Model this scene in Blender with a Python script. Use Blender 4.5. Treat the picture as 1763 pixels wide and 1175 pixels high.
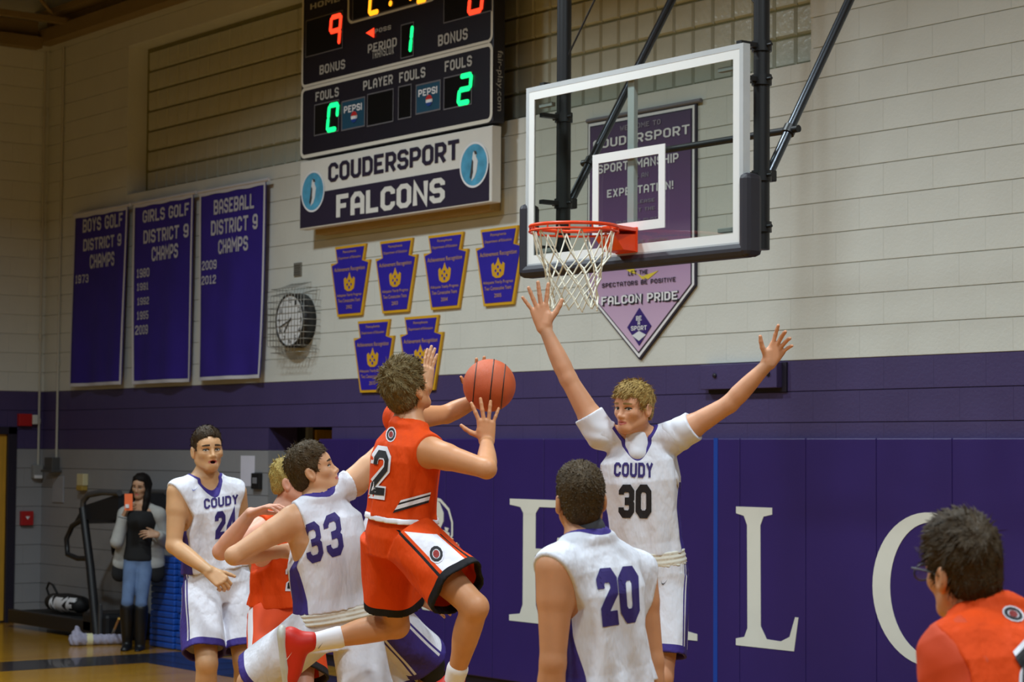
import bpy, bmesh, math, random
import numpy as np
from mathutils import Vector, Matrix
from mathutils.bvhtree import BVHTree

for _o in list(bpy.data.objects):
    bpy.data.objects.remove(_o, do_unlink=True)
S = bpy.context.scene
COL = S.collection
random.seed(7)
RNG = np.random.default_rng(7)

# ------------------------------------------------------------------ camera
IW, IH = 1763.0, 1175.0
FPX = 3679.2
YAW, PITCH, ROLL = 0.9138, 0.05216, 0.00685
CAM = np.array([8.904, -9.982, 1.825])
_F = np.array([-math.sin(YAW) * math.cos(PITCH), math.cos(YAW) * math.cos(PITCH), math.sin(PITCH)])
_R0 = np.array([math.cos(YAW), math.sin(YAW), 0.0])
_U0 = np.cross(_R0, _F)
CR = math.cos(ROLL) * _R0 + math.sin(ROLL) * _U0
CU = -math.sin(ROLL) * _R0 + math.cos(ROLL) * _U0
CF = _F
cd = bpy.data.cameras.new('camera')
cam = bpy.data.objects.new('camera', cd)
COL.objects.link(cam)
cd.sensor_fit = 'HORIZONTAL'
cd.sensor_width = 23.5
cd.lens = 23.5 * FPX / IW
cd.clip_start, cd.clip_end = 0.1, 200
cam.matrix_world = Matrix(((CR[0], CU[0], -CF[0], CAM[0]), (CR[1], CU[1], -CF[1], CAM[1]),
                           (CR[2], CU[2], -CF[2], CAM[2]), (0, 0, 0, 1)))
cd.dof.use_dof = True
cd.dof.focus_distance = 9.4
cd.dof.aperture_fstop = 3.5
S.camera = cam

# ------------------------------------------------------------------ world, lamps, exposure
wd = bpy.data.worlds.new('world')
S.world = wd
wd.use_nodes = True
wd.node_tree.nodes['Background'].inputs[0].default_value = (0.9, 0.88, 0.8, 1)
wd.node_tree.nodes['Background'].inputs[1].default_value = 0.03
S.view_settings.view_transform = 'Standard'
S.view_settings.look = 'None'
S.view_settings.gamma = 1.0
S.view_settings.use_curve_mapping = False
S.view_settings.exposure = 0.0

# rows of high-bay lamps hanging under the gym roof
LAMPS = [(x, y) for x in (-5.2, -0.8, 3.6, 8.0) for y in (-3.8, -8.0, -12.4)]
for _x, _y in LAMPS:
    _l = bpy.data.lights.new('high_bay_lamp', 'AREA')
    _l.shape = 'DISK'
    _l.size = 0.6
    _l.energy = (150 if _y > -12 else 60) * (1.25 if _x < -3 else 1.0)
    _l.color = (0.81, 0.935, 1.0)
    _l.spread = math.radians(148)
    _lo = bpy.data.objects.new('high_bay_lamp', _l)
    _lo.location = (_x, _y, 6.55)
    COL.objects.link(_lo)


# ------------------------------------------------------------------ projection helpers
def ray(u, v):
    return CF + CR * ((u - IW / 2) / FPX) + CU * ((IH / 2 - v) / FPX)


def P(u, v, z):
    return CAM + ray(u, v) * z


def WP(u, v, y=0.0):
    d = ray(u, v)
    t = (y - CAM[1]) / d[1]
    q = CAM + d * t
    return float(q[0]), float(q[2])


def cv(r, u, d):
    a = CR * r + CU * u + CF * d
    return a / np.linalg.norm(a)


def unit(a):
    a = np.asarray(a, float)
    return a / (np.linalg.norm(a) + 1e-12)


# ------------------------------------------------------------------ materials
def lin(c):
    if isinstance(c, str):
        c = c.lstrip('#')
        c = tuple(int(c[i:i + 2], 16) / 255 for i in (0, 2, 4))
    return tuple(((x / 12.92) if x <= 0.04045 else ((x + 0.055) / 1.055) ** 2.4) for x in c)


MATS = {}


def mat(name, col, rough=0.6, metal=0.0, var=0.0, scale=8.0, bump=0.0, bscale=60.0, emit=None, estr=0.0,
        spec=0.5, masks=None, sss=0.0, stretch=None, coat=0.0, bdist=.01):
    """procedural principled material; masks = [(attribute, colour)] pick out printed or dyed regions"""
    if name in MATS:
        return MATS[name]
    m = bpy.data.materials.new(name)
    m.use_nodes = True
    nt = m.node_tree
    b = nt.nodes['Principled BSDF']
    c = lin(col)
    b.inputs['Roughness'].default_value = rough
    b.inputs['Metallic'].default_value = metal
    b.inputs['Specular IOR Level'].default_value = spec
    b.inputs['Coat Weight'].default_value = coat
    if sss:
        b.inputs['Subsurface Weight'].default_value = sss
        b.inputs['Subsurface Radius'].default_value = (0.012, 0.005, 0.003)
        b.inputs['Subsurface Scale'].default_value = 1.0
    tc = nt.nodes.new('ShaderNodeTexCoord')
    mp = nt.nodes.new('ShaderNodeMapping')
    nt.links.new(tc.outputs['Object'], mp.inputs[0])
    if stretch:
        mp.inputs['Scale'].default_value = stretch
    rgb = nt.nodes.new('ShaderNodeRGB')
    rgb.outputs[0].default_value = (*c, 1)
    out = rgb.outputs[0]
    for an, mc in (masks or []):
        at = nt.nodes.new('ShaderNodeAttribute')
        at.attribute_name = an
        gt = nt.nodes.new('ShaderNodeMath')
        gt.operation = 'GREATER_THAN'
        gt.inputs[1].default_value = 0.0
        nt.links.new(at.outputs['Fac'], gt.inputs[0])
        mx = nt.nodes.new('ShaderNodeMix')
        mx.data_type = 'RGBA'
        nt.links.new(gt.outputs[0], mx.inputs[0])
        nt.links.new(out, mx.inputs[6])
        mx.inputs[7].default_value = (*lin(mc), 1)
        out = mx.outputs[2]
    if var:
        nz = nt.nodes.new('ShaderNodeTexNoise')
        nz.inputs['Scale'].default_value = scale
        nz.inputs['Detail'].default_value = 5
        nt.links.new(mp.outputs[0], nz.inputs['Vector'])
        mr = nt.nodes.new('ShaderNodeMapRange')
        mr.inputs[1].default_value = 0.3
        mr.inputs[2].default_value = 0.7
        mr.inputs[3].default_value = 1 - var
        mr.inputs[4].default_value = 1 + var
        nt.links.new(nz.outputs[0], mr.inputs[0])
        vm = nt.nodes.new('ShaderNodeVectorMath')
        vm.operation = 'SCALE'
        nt.links.new(out, vm.inputs[0])
        nt.links.new(mr.outputs[0], vm.inputs['Scale'])
        out = vm.outputs[0]
    nt.links.new(out, b.inputs['Base Color'])
    if bump:
        n2 = nt.nodes.new('ShaderNodeTexNoise')
        n2.inputs['Scale'].default_value = bscale
        n2.inputs['Detail'].default_value = 4
        nt.links.new(mp.outputs[0], n2.inputs['Vector'])
        bp = nt.nodes.new('ShaderNodeBump')
        bp.inputs['Strength'].default_value = bump
        bp.inputs['Distance'].default_value = bdist
        nt.links.new(n2.outputs[0], bp.inputs['Height'])
        nt.links.new(bp.outputs[0], b.inputs['Normal'])
    if emit:
        b.inputs['Emission Color'].default_value = (*lin(emit), 1)
        b.inputs['Emission Strength'].default_value = estr
    MATS[name] = m
    return m


# ------------------------------------------------------------------ object helpers
def tag(o, label=None, cat=None, group=None, kind=None):
    if label: o['label'] = label
    if cat: o['category'] = cat
    if group: o['group'] = group
    if kind: o['kind'] = kind
    return o


def link(o, parent=None):
    COL.objects.link(o)
    if parent is not None:
        o.parent = parent
        o.matrix_parent_inverse = Matrix.Translation(-Vector(parent.location))
    return o


def empty(name, loc=(0, 0, 0)):
    o = bpy.data.objects.new(name, None)
    o.location = loc
    o.empty_display_size = 0.1
    COL.objects.link(o)
    return o


def mesh_np(name, V, Fq, material, parent=None, smooth=True, attrs=None):
    V = np.asarray(V, np.float32)
    me = bpy.data.meshes.new(name)
    n = len(Fq)
    k = Fq.shape[1]
    me.vertices.add(len(V))
    me.vertices.foreach_set('co', V.ravel())
    me.loops.add(n * k)
    me.loops.foreach_set('vertex_index', Fq.astype(np.int32).ravel())
    me.polygons.add(n)
    me.polygons.foreach_set('loop_start', (np.arange(n) * k).astype(np.int32))
    me.update(calc_edges=True)
    me.validate()
    me.polygons.foreach_set('use_smooth', np.full(len(me.polygons), smooth))
    for an, arr in (attrs or {}).items():
        a = me.attributes.new(an, 'FLOAT', 'POINT')
        a.data.foreach_set('value', np.asarray(arr, np.float32))
    me.materials.append(material)
    o = bpy.data.objects.new(name, me)
    return link(o, parent)


class MB:
    """collects simple shapes; build() links them as one mesh object"""

    def __init__(s):
        s.v, s.f, s.sm = [], [], []

    def add(s, vs, fs, smooth=False):
        o = len(s.v)
        s.v += [tuple(map(float, q)) for q in vs]
        for f in fs:
            s.f.append(tuple(i + o for i in f))
            s.sm.append(smooth)
        return s

    def box(s, lo, hi, ch=0.0):
        x0, y0, z0 = lo
        x1, y1, z1 = hi
        if ch <= 0:
            vs = [(x, y, z) for z in (z0, z1) for y in (y0, y1) for x in (x0, x1)]
            return s.add(vs, [(0, 2, 3, 1), (4, 5, 7, 6), (0, 1, 5, 4), (2, 6, 7, 3), (0, 4, 6, 2), (1, 3, 7, 5)])
        bm = bmesh.new()
        bmesh.ops.create_cube(bm, size=1)
        for q in bm.verts:
            q.co = Vector(((x0 + x1) / 2 + q.co.x * (x1 - x0), (y0 + y1) / 2 + q.co.y * (y1 - y0),
                           (z0 + z1) / 2 + q.co.z * (z1 - z0)))
        bmesh.ops.bevel(bm, geom=bm.edges[:], offset=ch, segments=2, affect='EDGES', profile=0.5)
        s.add([q.co for q in bm.verts], [[q.index for q in f.verts] for f in bm.faces])
        bm.free()
        return s

    def obox(s, c, ax, half):
        c = np.asarray(c, float)
        vs = [c + ax[0] * half[0] * i + ax[1] * half[1] * j + ax[2] * half[2] * k for k in (-1, 1) for j in (-1, 1) for i in (-1, 1)]
        return s.add(vs, [(0, 2, 3, 1), (4, 5, 7, 6), (0, 1, 5, 4), (2, 6, 7, 3), (0, 4, 6, 2), (1, 3, 7, 5)])

    def tube(s, pts, r, n=8, closed=False, cap=True):
        pts = [np.asarray(q, float) for q in pts]
        m = len(pts)
        rs = r if hasattr(r, '__len__') else [r] * m
        vs, fs = [], []
        up = None
        for i in range(m):
            a = pts[(i - 1) % m] if (closed or i > 0) else pts[i]
            b = pts[(i + 1) % m] if (closed or i < m - 1) else pts[i]
            t = unit(b - a)
            if up is None:
                up = np.array([0, 0, 1.0]) if abs(t[2]) < 0.9 else np.array([1.0, 0, 0])
            x = unit(np.cross(up, t))
            y = np.cross(t, x)
            up = y
            for k in range(n):
                g = 2 * math.pi * k / n
                vs.append(pts[i] + (x * math.cos(g) + y * math.sin(g)) * rs[i])
        for i in range(m if closed else m - 1):
            j = (i + 1) % m
            for k in range(n):
                l = (k + 1) % n
                fs.append((i * n + k, i * n + l, j * n + l, j * n + k))
        s.add(vs, fs, True)
        if cap and not closed:
            s.add(vs[:n], [tuple(range(n))[::-1]])
            s.add(vs[-n:], [tuple(range(n))])
        return s

    def prism(s, poly, y0, y1, plane='xz'):
        """extrude a polygon of (x, z) points between two y values (front = y0)"""
        n = len(poly)
        vs = [(x, y0, z) for x, z in poly] + [(x, y1, z) for x, z in poly]
        fs = [tuple(range(n)), tuple(range(2 * n - 1, n - 1, -1))]
        for i in range(n):
            j = (i + 1) % n
            fs.append((i, i + n, j + n, j))
        return s.add(vs, fs)

    def lathe(s, prof, c, ax=(0, 0, 1), n=24):
        ax = unit(ax)
        t = np.array([1.0, 0, 0]) if abs(ax[0]) < 0.9 else np.array([0, 1.0, 0])
        x = unit(np.cross(ax, t))
        y = np.cross(ax, x)
        c = np.asarray(c, float)
        vs = [c + ax * h + (x * math.cos(2 * math.pi * k / n) + y * math.sin(2 * math.pi * k / n)) * r for r, h in prof for k in range(n)]
        fs = []
        for i in range(len(prof) - 1):
            for k in range(n):
                l = (k + 1) % n
                fs.append((i * n + k, i * n + l, (i + 1) * n + l, (i + 1) * n + k))
        return s.add(vs, fs, True)

    def build(s, name, material, parent=None, recalc=True):
        me = bpy.data.meshes.new(name)
        me.from_pydata(s.v, [], s.f)
        if recalc:
            bm = bmesh.new()
            bm.from_mesh(me)
            bmesh.ops.recalc_face_normals(bm, faces=bm.faces[:])
            bm.to_mesh(me)
            bm.free()
        me.polygons.foreach_set('use_smooth', s.sm)
        me.materials.append(material)
        return link(bpy.data.objects.new(name, me), parent)


# ------------------------------------------------------------------ block lettering
GL = {
    'A': (4, [[(.5, 0), (.5, 4.4), (1.4, 5.5), (2.6, 5.5), (3.5, 4.4), (3.5, 0)], [(.5, 2.4), (3.5, 2.4)]]),
    'B': (4, [[(.5, .5), (2.8, .5), (3.5, 1.2), (3.5, 2.3), (2.9, 3), (3.5, 3.7), (3.5, 4.8), (2.8, 5.5), (.5, 5.5), 'z'], [(.5, 3), (2.9, 3)]]),
    'C': (4, [[(3.5, 4), (3.5, 4.7), (2.7, 5.5), (1.3, 5.5), (.5, 4.7), (.5, 1.3), (1.3, .5), (2.7, .5), (3.5, 1.3), (3.5, 2)]]),
    'D': (4, [[(.5, .5), (2.6, .5), (3.5, 1.4), (3.5, 4.6), (2.6, 5.5), (.5, 5.5), 'z']]),
    'E': (3.8, [[(3.7, 5.5), (.5, 5.5), (.5, .5), (3.7, .5)], [(.5, 3), (3, 3)]]),
    'F': (3.8, [[(3.7, 5.5), (.5, 5.5), (.5, 0)], [(.5, 3), (3, 3)]]),
    'G': (4, [[(3.5, 4.1), (3.5, 4.7), (2.7, 5.5), (1.3, 5.5), (.5, 4.7), (.5, 1.3), (1.3, .5), (2.7, .5), (3.5, 1.3), (3.5, 2.8), (2.1, 2.8)]]),
    'H': (4, [[(.5, 0), (.5, 6)], [(3.5, 0), (3.5, 6)], [(.5, 3), (3.5, 3)]]),
    'I': (1, [[(.5, 0), (.5, 6)]]),
    'K': (4, [[(.5, 0), (.5, 6)], [(3.6, 6), (1, 2.9), (3.6, 0)]]),
    'L': (3.7, [[(.5, 6), (.5, .5), (3.6, .5)]]),
    'M': (5, [[(.5, 0), (.5, 5.6), (2.5, 2.5), (4.5, 5.6), (4.5, 0)]]),
    'N': (4, [[(.5, 0), (.5, 5.5), (3.5, .5), (3.5, 6)]]),
    'O': (4, [[(.5, 1.3), (.5, 4.7), (1.3, 5.5), (2.7, 5.5), (3.5, 4.7), (3.5, 1.3), (2.7, .5), (1.3, .5), 'z']]),
    'P': (4, [[(.5, 0), (.5, 5.5), (2.7, 5.5), (3.5, 4.7), (3.5, 3.3), (2.7, 2.5), (.5, 2.5)]]),
    'R': (4, [[(.5, 0), (.5, 5.5), (2.7, 5.5), (3.5, 4.7), (3.5, 3.3), (2.7, 2.5), (.5, 2.5)], [(2, 2.5), (3.5, 0)]]),
    'S': (4, [[(3.5, 4.2), (3.5, 4.8), (2.8, 5.5), (1.2, 5.5), (.5, 4.8), (.5, 3.7), (1.2, 3), (2.8, 3), (3.5, 2.3), (3.5, 1.2), (2.8, .5), (1.2, .5), (.5, 1.2), (.5, 1.8)]]),
    'T': (4, [[(0, 5.5), (4, 5.5)], [(2, 5.5), (2, 0)]]),
    'U': (4, [[(.5, 6), (.5, 1.3), (1.3, .5), (2.7, .5), (3.5, 1.3), (3.5, 6)]]),
    'V': (4, [[(.4, 6), (2, .6), (3.6, 6)]]),
    'W': (5, [[(.4, 6), (1.4, .6), (2.5, 4), (3.6, .6), (4.6, 6)]]),
    'X': (4, [[(.5, 0), (3.5, 6)], [(.5, 6), (3.5, 0)]]),
    'Y': (4, [[(.4, 6), (2, 3.1), (3.6, 6)], [(2, 3.1), (2, 0)]]),
    '!': (1, [[(.5, 6), (.5, 2)], [(.5, 1), (.5, 0)]]),
    '-': (3, [[(.4, 3), (2.6, 3)]]),
    ' ': (2.2, []),
    '1': (3, [[(.4, 4.6), (1.5, 5.5), (1.5, 0)], [(.3, .5), (2.7, .5)]]),
    '2': (4, [[(.5, 4), (.5, 4.8), (1.2, 5.5), (2.8, 5.5), (3.5, 4.8), (3.5, 3.6), (.6, 1.3), (.5, .5), (3.8, .5)]]),
    '3': (4, [[(.5, 4.3), (.5, 4.8), (1.2, 5.5), (2.8, 5.5), (3.5, 4.8), (3.5, 3.6), (2.9, 3), (3.5, 2.4), (3.5, 1.2), (2.8, .5), (1.2, .5), (.5, 1.2), (.5, 1.8)], [(1.5, 3), (2.9, 3)]]),
    '4': (4, [[(2.8, 0), (2.8, 5.5), (.6, 2.3), (.5, 1.7), (3.9, 1.7)]]),
    '5': (4, [[(3.6, 5.5), (.5, 5.5), (.5, 3.2), (2.8, 3.2), (3.5, 2.5), (3.5, 1.2), (2.8, .5), (1.2, .5), (.5, 1.2), (.5, 1.6)]]),
    '7': (4, [[(.3, 5.5), (3.5, 5.5), (3.5, 4.6), (1.6, 0)]]),
    '8': (4, [[(1.2, 3), (.5, 3.7), (.5, 4.8), (1.2, 5.5), (2.8, 5.5), (3.5, 4.8), (3.5, 3.7), (2.8, 3), (3.5, 2.3), (3.5, 1.2), (2.8, .5), (1.2, .5), (.5, 1.2), (.5, 2.3), 'z'], [(1.2, 3), (2.8, 3)]]),
    '9': (4, [[(.5, 1.6), (.5, 1.2), (1.2, .5), (2.8, .5), (3.5, 1.2), (3.5, 4.8), (2.8, 5.5), (1.2, 5.5), (.5, 4.8), (.5, 3.3), (1.2, 2.6), (3.5, 2.6)]]),
}
GL['0'] = GL['O']
GL['6'] = (4, [[(4 - x, 6 - y) for x, y in GL['9'][1][0]]])


def ribbon(pl, hw, seg=None):
    """quads (2-D) of a mitred stroke along a polyline"""
    closed = isinstance(pl[-1], str)
    p = [np.array(q, float) for q in (pl[:-1] if closed else pl)]
    n = len(p)
    L, Rr = [], []
    for i in range(n):
        d0 = unit(p[i] - p[i - 1]) if (closed or i > 0) else None
        d1 = unit(p[(i + 1) % n] - p[i]) if (closed or i < n - 1) else None
        if d0 is None: d0 = d1
        if d1 is None: d1 = d0
        n0 = np.array([-d0[1], d0[0]])
        n1 = np.array([-d1[1], d1[0]])
        m = unit(n0 + n1)
        k = hw / max(0.45, float(m @ n0))
        L.append(p[i] + m * k)
        Rr.append(p[i] - m * k)
    out = []
    for i in range(n if closed else n - 1):
        j = (i + 1) % n
        ns = 1 if not seg else max(1, int(np.linalg.norm(p[j] - p[i]) / seg))
        nw = 1 if not seg else max(1, int(2 * hw / seg))
        for a in range(ns):
            for b in range(nw):
                def q(s, t):
                    l = L[i] + (L[j] - L[i]) * s
                    r = Rr[i] + (Rr[j] - Rr[i]) * s
                    return r + (l - r) * t
                out.append((q(a / ns, b / nw), q((a + 1) / ns, b / nw), q((a + 1) / ns, (b + 1) / nw), q(a / ns, (b + 1) / nw)))
    return out


def text_quads(s, hw=0.5, gap=0.9, seg=None):
    """quads normalised to the box 0..1 x 0..1"""
    x = 0.0
    qs = []
    for ch in s:
        w, strokes = GL[ch]
        for st in strokes:
            for q in ribbon(st, hw, seg):
                qs.append([(a[0] + x, a[1]) for a in q])
        x += w + gap
    x -= gap
    return [[(a[0] / x, a[1] / 6.0) for a in q] for q in qs]


def word_quads(s, hw=0.5, gap=0.9, seg=None):
    """the quads of a line, word by word"""
    tot = sum(GL[c][0] + gap for c in s) - gap
    out, x, cur = [], 0.0, []
    for c in s + ' ':
        if c == ' ':
            if cur: out.append(cur)
            cur = []
        for st in GL[c][1]:
            for q in ribbon(st, hw, seg):
                cur.append([((a[0] + x) / tot, a[1] / 6.0) for a in q])
        x += GL[c][0] + gap
    return out


def flat_text(name, s, x0, x1, z0, z1, y, material, parent, hw=0.5, gap=0.9):
    o = None
    for qs in word_quads(s, hw, gap):
        m = MB()
        for i_, q in enumerate(qs):
            m.add([(x0 + a * (x1 - x0), y - .0002 * (i_ % 6), z0 + b * (z1 - z0)) for a, b in q], [(0, 1, 2, 3)])
        o = m.build(name, material, parent, recalc=False)
    return o


def wtext(name, s, lb, rt, y, material, parent, hw=0.5, gap=0.9, off=0.004):
    """block lettering printed on a plane of constant y; lb / rt: left-bottom and right-top corners as pixels"""
    x0, z0 = WP(*lb, y)
    x1, z1 = WP(*rt, y)
    return flat_text(name, s, x0, x1, z0, z1, y - off, material, parent, hw, gap)


_FONT = {}


def font_text(name, body, x0, x1, zc, height, y, material, parent):
    """small print with the built-in typeface, laid flat on a wall-parallel plane"""
    if body not in _FONT:
        cu = bpy.data.curves.new(name, 'FONT')
        cu.body = body
        cu.resolution_u = 2
        o = bpy.data.objects.new(name, cu)
        COL.objects.link(o)
        o.hide_viewport = False
        _FONT[body] = o.to_mesh().copy()
        bpy.data.objects.remove(o, do_unlink=True)
    me = _FONT[body].copy()
    co = np.empty(len(me.vertices) * 3, np.float32)
    me.vertices.foreach_get('co', co)
    co = co.reshape(-1, 3)
    lo, hi = co.min(0), co.max(0)
    out = np.zeros_like(co)
    out[:, 0] = x0 + (co[:, 0] - lo[0]) / (hi[0] - lo[0]) * (x1 - x0)
    out[:, 2] = zc + ((co[:, 1] - lo[1]) / (hi[1] - lo[1]) - 0.5) * height
    out[:, 1] = y
    me.vertices.foreach_set('co', out.ravel())
    me.materials.clear()
    me.materials.append(material)
    me.name = name
    return link(bpy.data.objects.new(name, me), parent)

# ================================================================== SETTING
M_WHITE = mat('white_wall_paint', '#d0d1ca', 0.55, var=0.035, scale=3, bump=0.25, bscale=45)
M_PURP = mat('purple_wall_paint', '#453a66', 0.5, var=0.05, scale=3, bump=0.25, bscale=45)
M_GREY = mat('grey_wall_paint', '#919194', 0.55, var=0.04, scale=3, bump=0.25, bscale=45)
M_PAD = mat('purple_vinyl_padding', '#301f62', 0.42, var=0.05, scale=2.5, bump=0.06, bscale=120)
M_LETTER = mat('cream_vinyl_lettering', '#dedcd0', 0.5, var=0.02)
M_BLACK = mat('black_powder_coat', '#1b1b1d', 0.42, var=0.05)
M_DARK = mat('dark_frame_paint', '#211c2c', 0.5, var=0.05)
M_OAK = mat('oak_door_varnish', '#c8962f', 0.4, var=0.12, scale=4, stretch=(12, 12, 1))
M_PRINT_W = mat('white_print', '#e6e6ea', 0.6)
M_STEEL = mat('galvanised_conduit', '#9a9a98', 0.4, metal=0.6)

XC, XR = -12.225, 5.2          # corner and right end of the end wall
WX0, WX1, WZ0, WZ1 = -10.40, -0.87, 4.39, 5.89
DX0, DX1, DZ = -7.60, -6.555, 2.13
ROOF = 6.95


def structure(o):
    o['kind'] = 'structure'
    return o


# --- floor -----------------------------------------------------------------
def wood_material():
    m = bpy.data.materials.new('varnished_maple_floor')
    m.use_nodes = True
    nt = m.node_tree
    b = nt.nodes['Principled BSDF']
    tc = nt.nodes.new('ShaderNodeTexCoord')
    mp = nt.nodes.new('ShaderNodeMapping')
    mp.inputs['Rotation'].default_value = (0, 0, math.pi / 2)
    nt.links.new(tc.outputs['Object'], mp.inputs[0])
    br = nt.nodes.new('ShaderNodeTexBrick')
    br.inputs['Scale'].default_value = 1
    br.inputs['Brick Width'].default_value = 1.1
    br.inputs['Row Height'].default_value = 0.057
    br.inputs['Mortar Size'].default_value = 0.0012
    br.inputs['Color1'].default_value = (*lin('#b8861f'), 1)
    br.inputs['Color2'].default_value = (*lin('#a8761c'), 1)
    br.inputs['Mortar'].default_value = (*lin('#6a4a1c'), 1)
    nt.links.new(mp.outputs[0], br.inputs[0])
    nt.links.new(br.outputs[0], b.inputs['Base Color'])
    b.inputs['Roughness'].default_value = 0.22
    b.inputs['Coat Weight'].default_value = 0.3
    b.inputs['Coat Roughness'].default_value = 0.12
    return m


structure(MB().box((XC - 0.3, -19, -0.12), (15, 1.6, 0)).build('floor', wood_material()))
M_BAND = mat('black_floor_paint', '#2c2a2e', 0.25, coat=0.3)
_b = MB()
_b.box((-8.35, -18.5, 0), (-7.62, -0.43, 0.0015)).box((-7.62, -1.18, 0), (8.35, -0.43, 0.0015))
structure(_b.build('trim_1', M_BAND))


# --- concrete block walls ---------------------------------------------------
BH, BL, JT = 0.2032, 0.4064, 0.003
_bm_cache = {}


def block_mesh(L, mname, m, h=BH):
    key = (round(L, 3), mname, round(h, 3))
    if key not in _bm_cache:
        a, c = L / 2 - .0003, h / 2 - JT / 2
        e = 0.0022
        vs = [(-a, .009, -c), (a, .009, -c), (a, .009, c), (-a, .009, c),
              (-a + e * .15, 0, -c + e), (a - e * .15, 0, -c + e), (a - e * .15, 0, c - e), (-a + e * .15, 0, c - e)]
        fs = [(4, 5, 6, 7), (0, 1, 5, 4), (1, 2, 6, 5), (2, 3, 7, 6), (3, 0, 4, 7)]
        me = bpy.data.meshes.new('block')
        me.from_pydata(vs, [], fs)
        me.materials.append(m)
        _bm_cache[key] = me
    return _bm_cache[key]


def paint_of(z):
    if z < 1.8288: return 'grey', M_GREY
    if z < 2.4384: return 'purple', M_PURP
    return 'white', M_WHITE


def free_spans(z0, z1):
    zm = (z0 + z1) / 2
    sp = [(XC, 3.2)]

    def cut(a, b):
        out = []
        for s in sp:
            if b <= s[0] or a >= s[1]:
                out.append(s)
                continue
            if a > s[0] + .02: out.append((s[0], a))
            if b < s[1] - .02: out.append((b, s[1]))
        return out
    if zm < DZ: sp = cut(DX0, DX1)
    if zm < 1.83: sp = cut(DX1, 9)
    if WZ0 < zm < WZ1: sp = cut(WX0, WX1)
    return sp


wall = MB()
wall.box((XC - .3, 0.008, 2.4384), (XR, .3, WZ0))
wall.box((XC - .3, 0.008, WZ0), (WX0, .3, WZ1)).box((WX1, 0.008, WZ0), (XR, .3, WZ1))
wall.box((XC - .3, 0.008, WZ1), (XR, .3, ROOF))
wall_back = structure(wall.build('wall_back', M_WHITE))
MB().box((XC - .3, 0.008, 1.8288), (DX0, .3, 2.4384)).box((DX0, 0.008, DZ), (DX1, .3, 2.4384)).box((DX1, 0.008, 1.8288), (XR, .3, 2.4384)).build('painted_band', M_PURP, wall_back)
MB().box((XC - .3, 0.008, 0), (DX0, .3, 1.8288)).box((DX1, 0.008, 0), (XR, .3, 1.8288)).build('lower_wall', M_GREY, wall_back)

blocks = []
rows = int(ROOF / BH)
zrow = 0.0
for i in range(rows):
    z0, z1 = i * BH, (i + 1) * BH
    pieces = [(z0, z1)]
    for e in (WZ0, WZ1):
        pieces = [q for a, b in pieces for q in ([(a, e), (e, b)] if a + .01 < e < b - .01 else [(a, b)])]
    if len(pieces) > 1:
        for s0, s1 in ((XC, WX0), (WX1, 3.2)):
            for j in range(0, 40):
                x0 = max(XC + (j - 1) * BL + (i % 2) * BL / 2, s0)
                x1 = min(XC + j * BL + (i % 2) * BL / 2, s1)
                if x1 - x0 > .03: blocks.append((x0, x1, z0, z1))
    for a0, a1 in pieces:
        spans = free_spans(a0, a1)
        if len(pieces) > 1:      # a course cut by the window head or sill stays whole beside the opening
            spans = [(max(s0, WX0), min(s1, WX1)) for s0, s1 in spans if s1 > WX0 + .02 and s0 < WX1 - .02]
        for s0, s1 in spans:
            j0 = math.floor((s0 - XC) / BL) - 1
            j1 = math.ceil((s1 - XC) / BL) + 1
            for j in range(j0, j1):
                x0 = XC + j * BL + (i % 2) * BL / 2
                x1 = x0 + BL
                x0, x1 = max(x0, s0), min(x1, s1)
                if x1 - x0 > 0.03:
                    blocks.append((x0, x1, a0, a1))
blocks.sort(key=lambda q: (q[0] - CAM[0]) ** 2 + ((q[2] - 3.2) * 1.5) ** 2)
rest = {}
for n, (x0, x1, z0, z1) in enumerate(blocks):
    zc = (z0 + z1) / 2
    nm, m = paint_of(zc)
    if n < 300:
        o = bpy.data.objects.new('block', block_mesh(x1 - x0, nm, m, z1 - z0))
        o.location = ((x0 + x1) / 2, 0, zc)
        link(o, wall_back)
    else:
        r = rest.setdefault(nm, (MB(), m))[0]
        me = block_mesh(x1 - x0, nm, m, z1 - z0)
        r.add([(v.co.x + (x0 + x1) / 2, v.co.y, v.co.z + zc) for v in me.vertices], [tuple(p.vertices) for p in me.polygons])
for nm, (r, m) in rest.items():
    tag(r.build(nm + '_blocks', m, wall_back, recalc=False), kind='stuff')

# left side wall: only the strip next to the corner shows
lw = MB()
lw.box((XC - .3, -3.4, 2.4384), (XC - .008, 0.0, ROOF))
wall_left = structure(lw.build('wall_left', M_WHITE))
MB().box((XC - .3, -3.4, 2.03), (XC - .008, 0, 2.4384)).box((XC - .3, -0.30, 1.8288), (XC - .008, 0, 2.03)).build('painted_band', M_PURP, wall_left)
MB().box((XC - .3, -0.30, 0), (XC - .008, 0, 1.8288)).build('lower_wall', M_GREY, wall_left)
for i in range(rows):
    for j in range(4):
        y1 = -j * BL + (BL / 2 if i % 2 else 0)
        y0 = y1 - BL
        y1 = min(0, y1)
        z = (i + .5) * BH
        if z < 2.03:
            y0 = max(y0, -.30)
        if y1 - y0 < .03 or y1 < -1.0: continue
        nm, m = paint_of(z)
        o = bpy.data.objects.new('block', block_mesh(y1 - y0, nm, m))
        o.location = (XC, (y0 + y1) / 2, z)
        o.rotation_euler = (0, 0, math.pi / 2)
        link(o, wall_left)
# oak door in its dark steel frame on the left wall
d2 = structure(MB().box((XC - .06, -1.35, 0.02), (XC - .02, -.40, 1.98), .004).build('door_2', M_OAK))
MB().box((XC - .1, -.40, 0), (XC + .02, -.30, 2.06), .004).box((XC - .1, -1.45, 1.98), (XC + .02, -.30, 2.06), .004).box((XC - .1, -1.45, 0), (XC + .02, -1.35, 2.06), .004).build('door_frame', M_DARK, d2)

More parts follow.
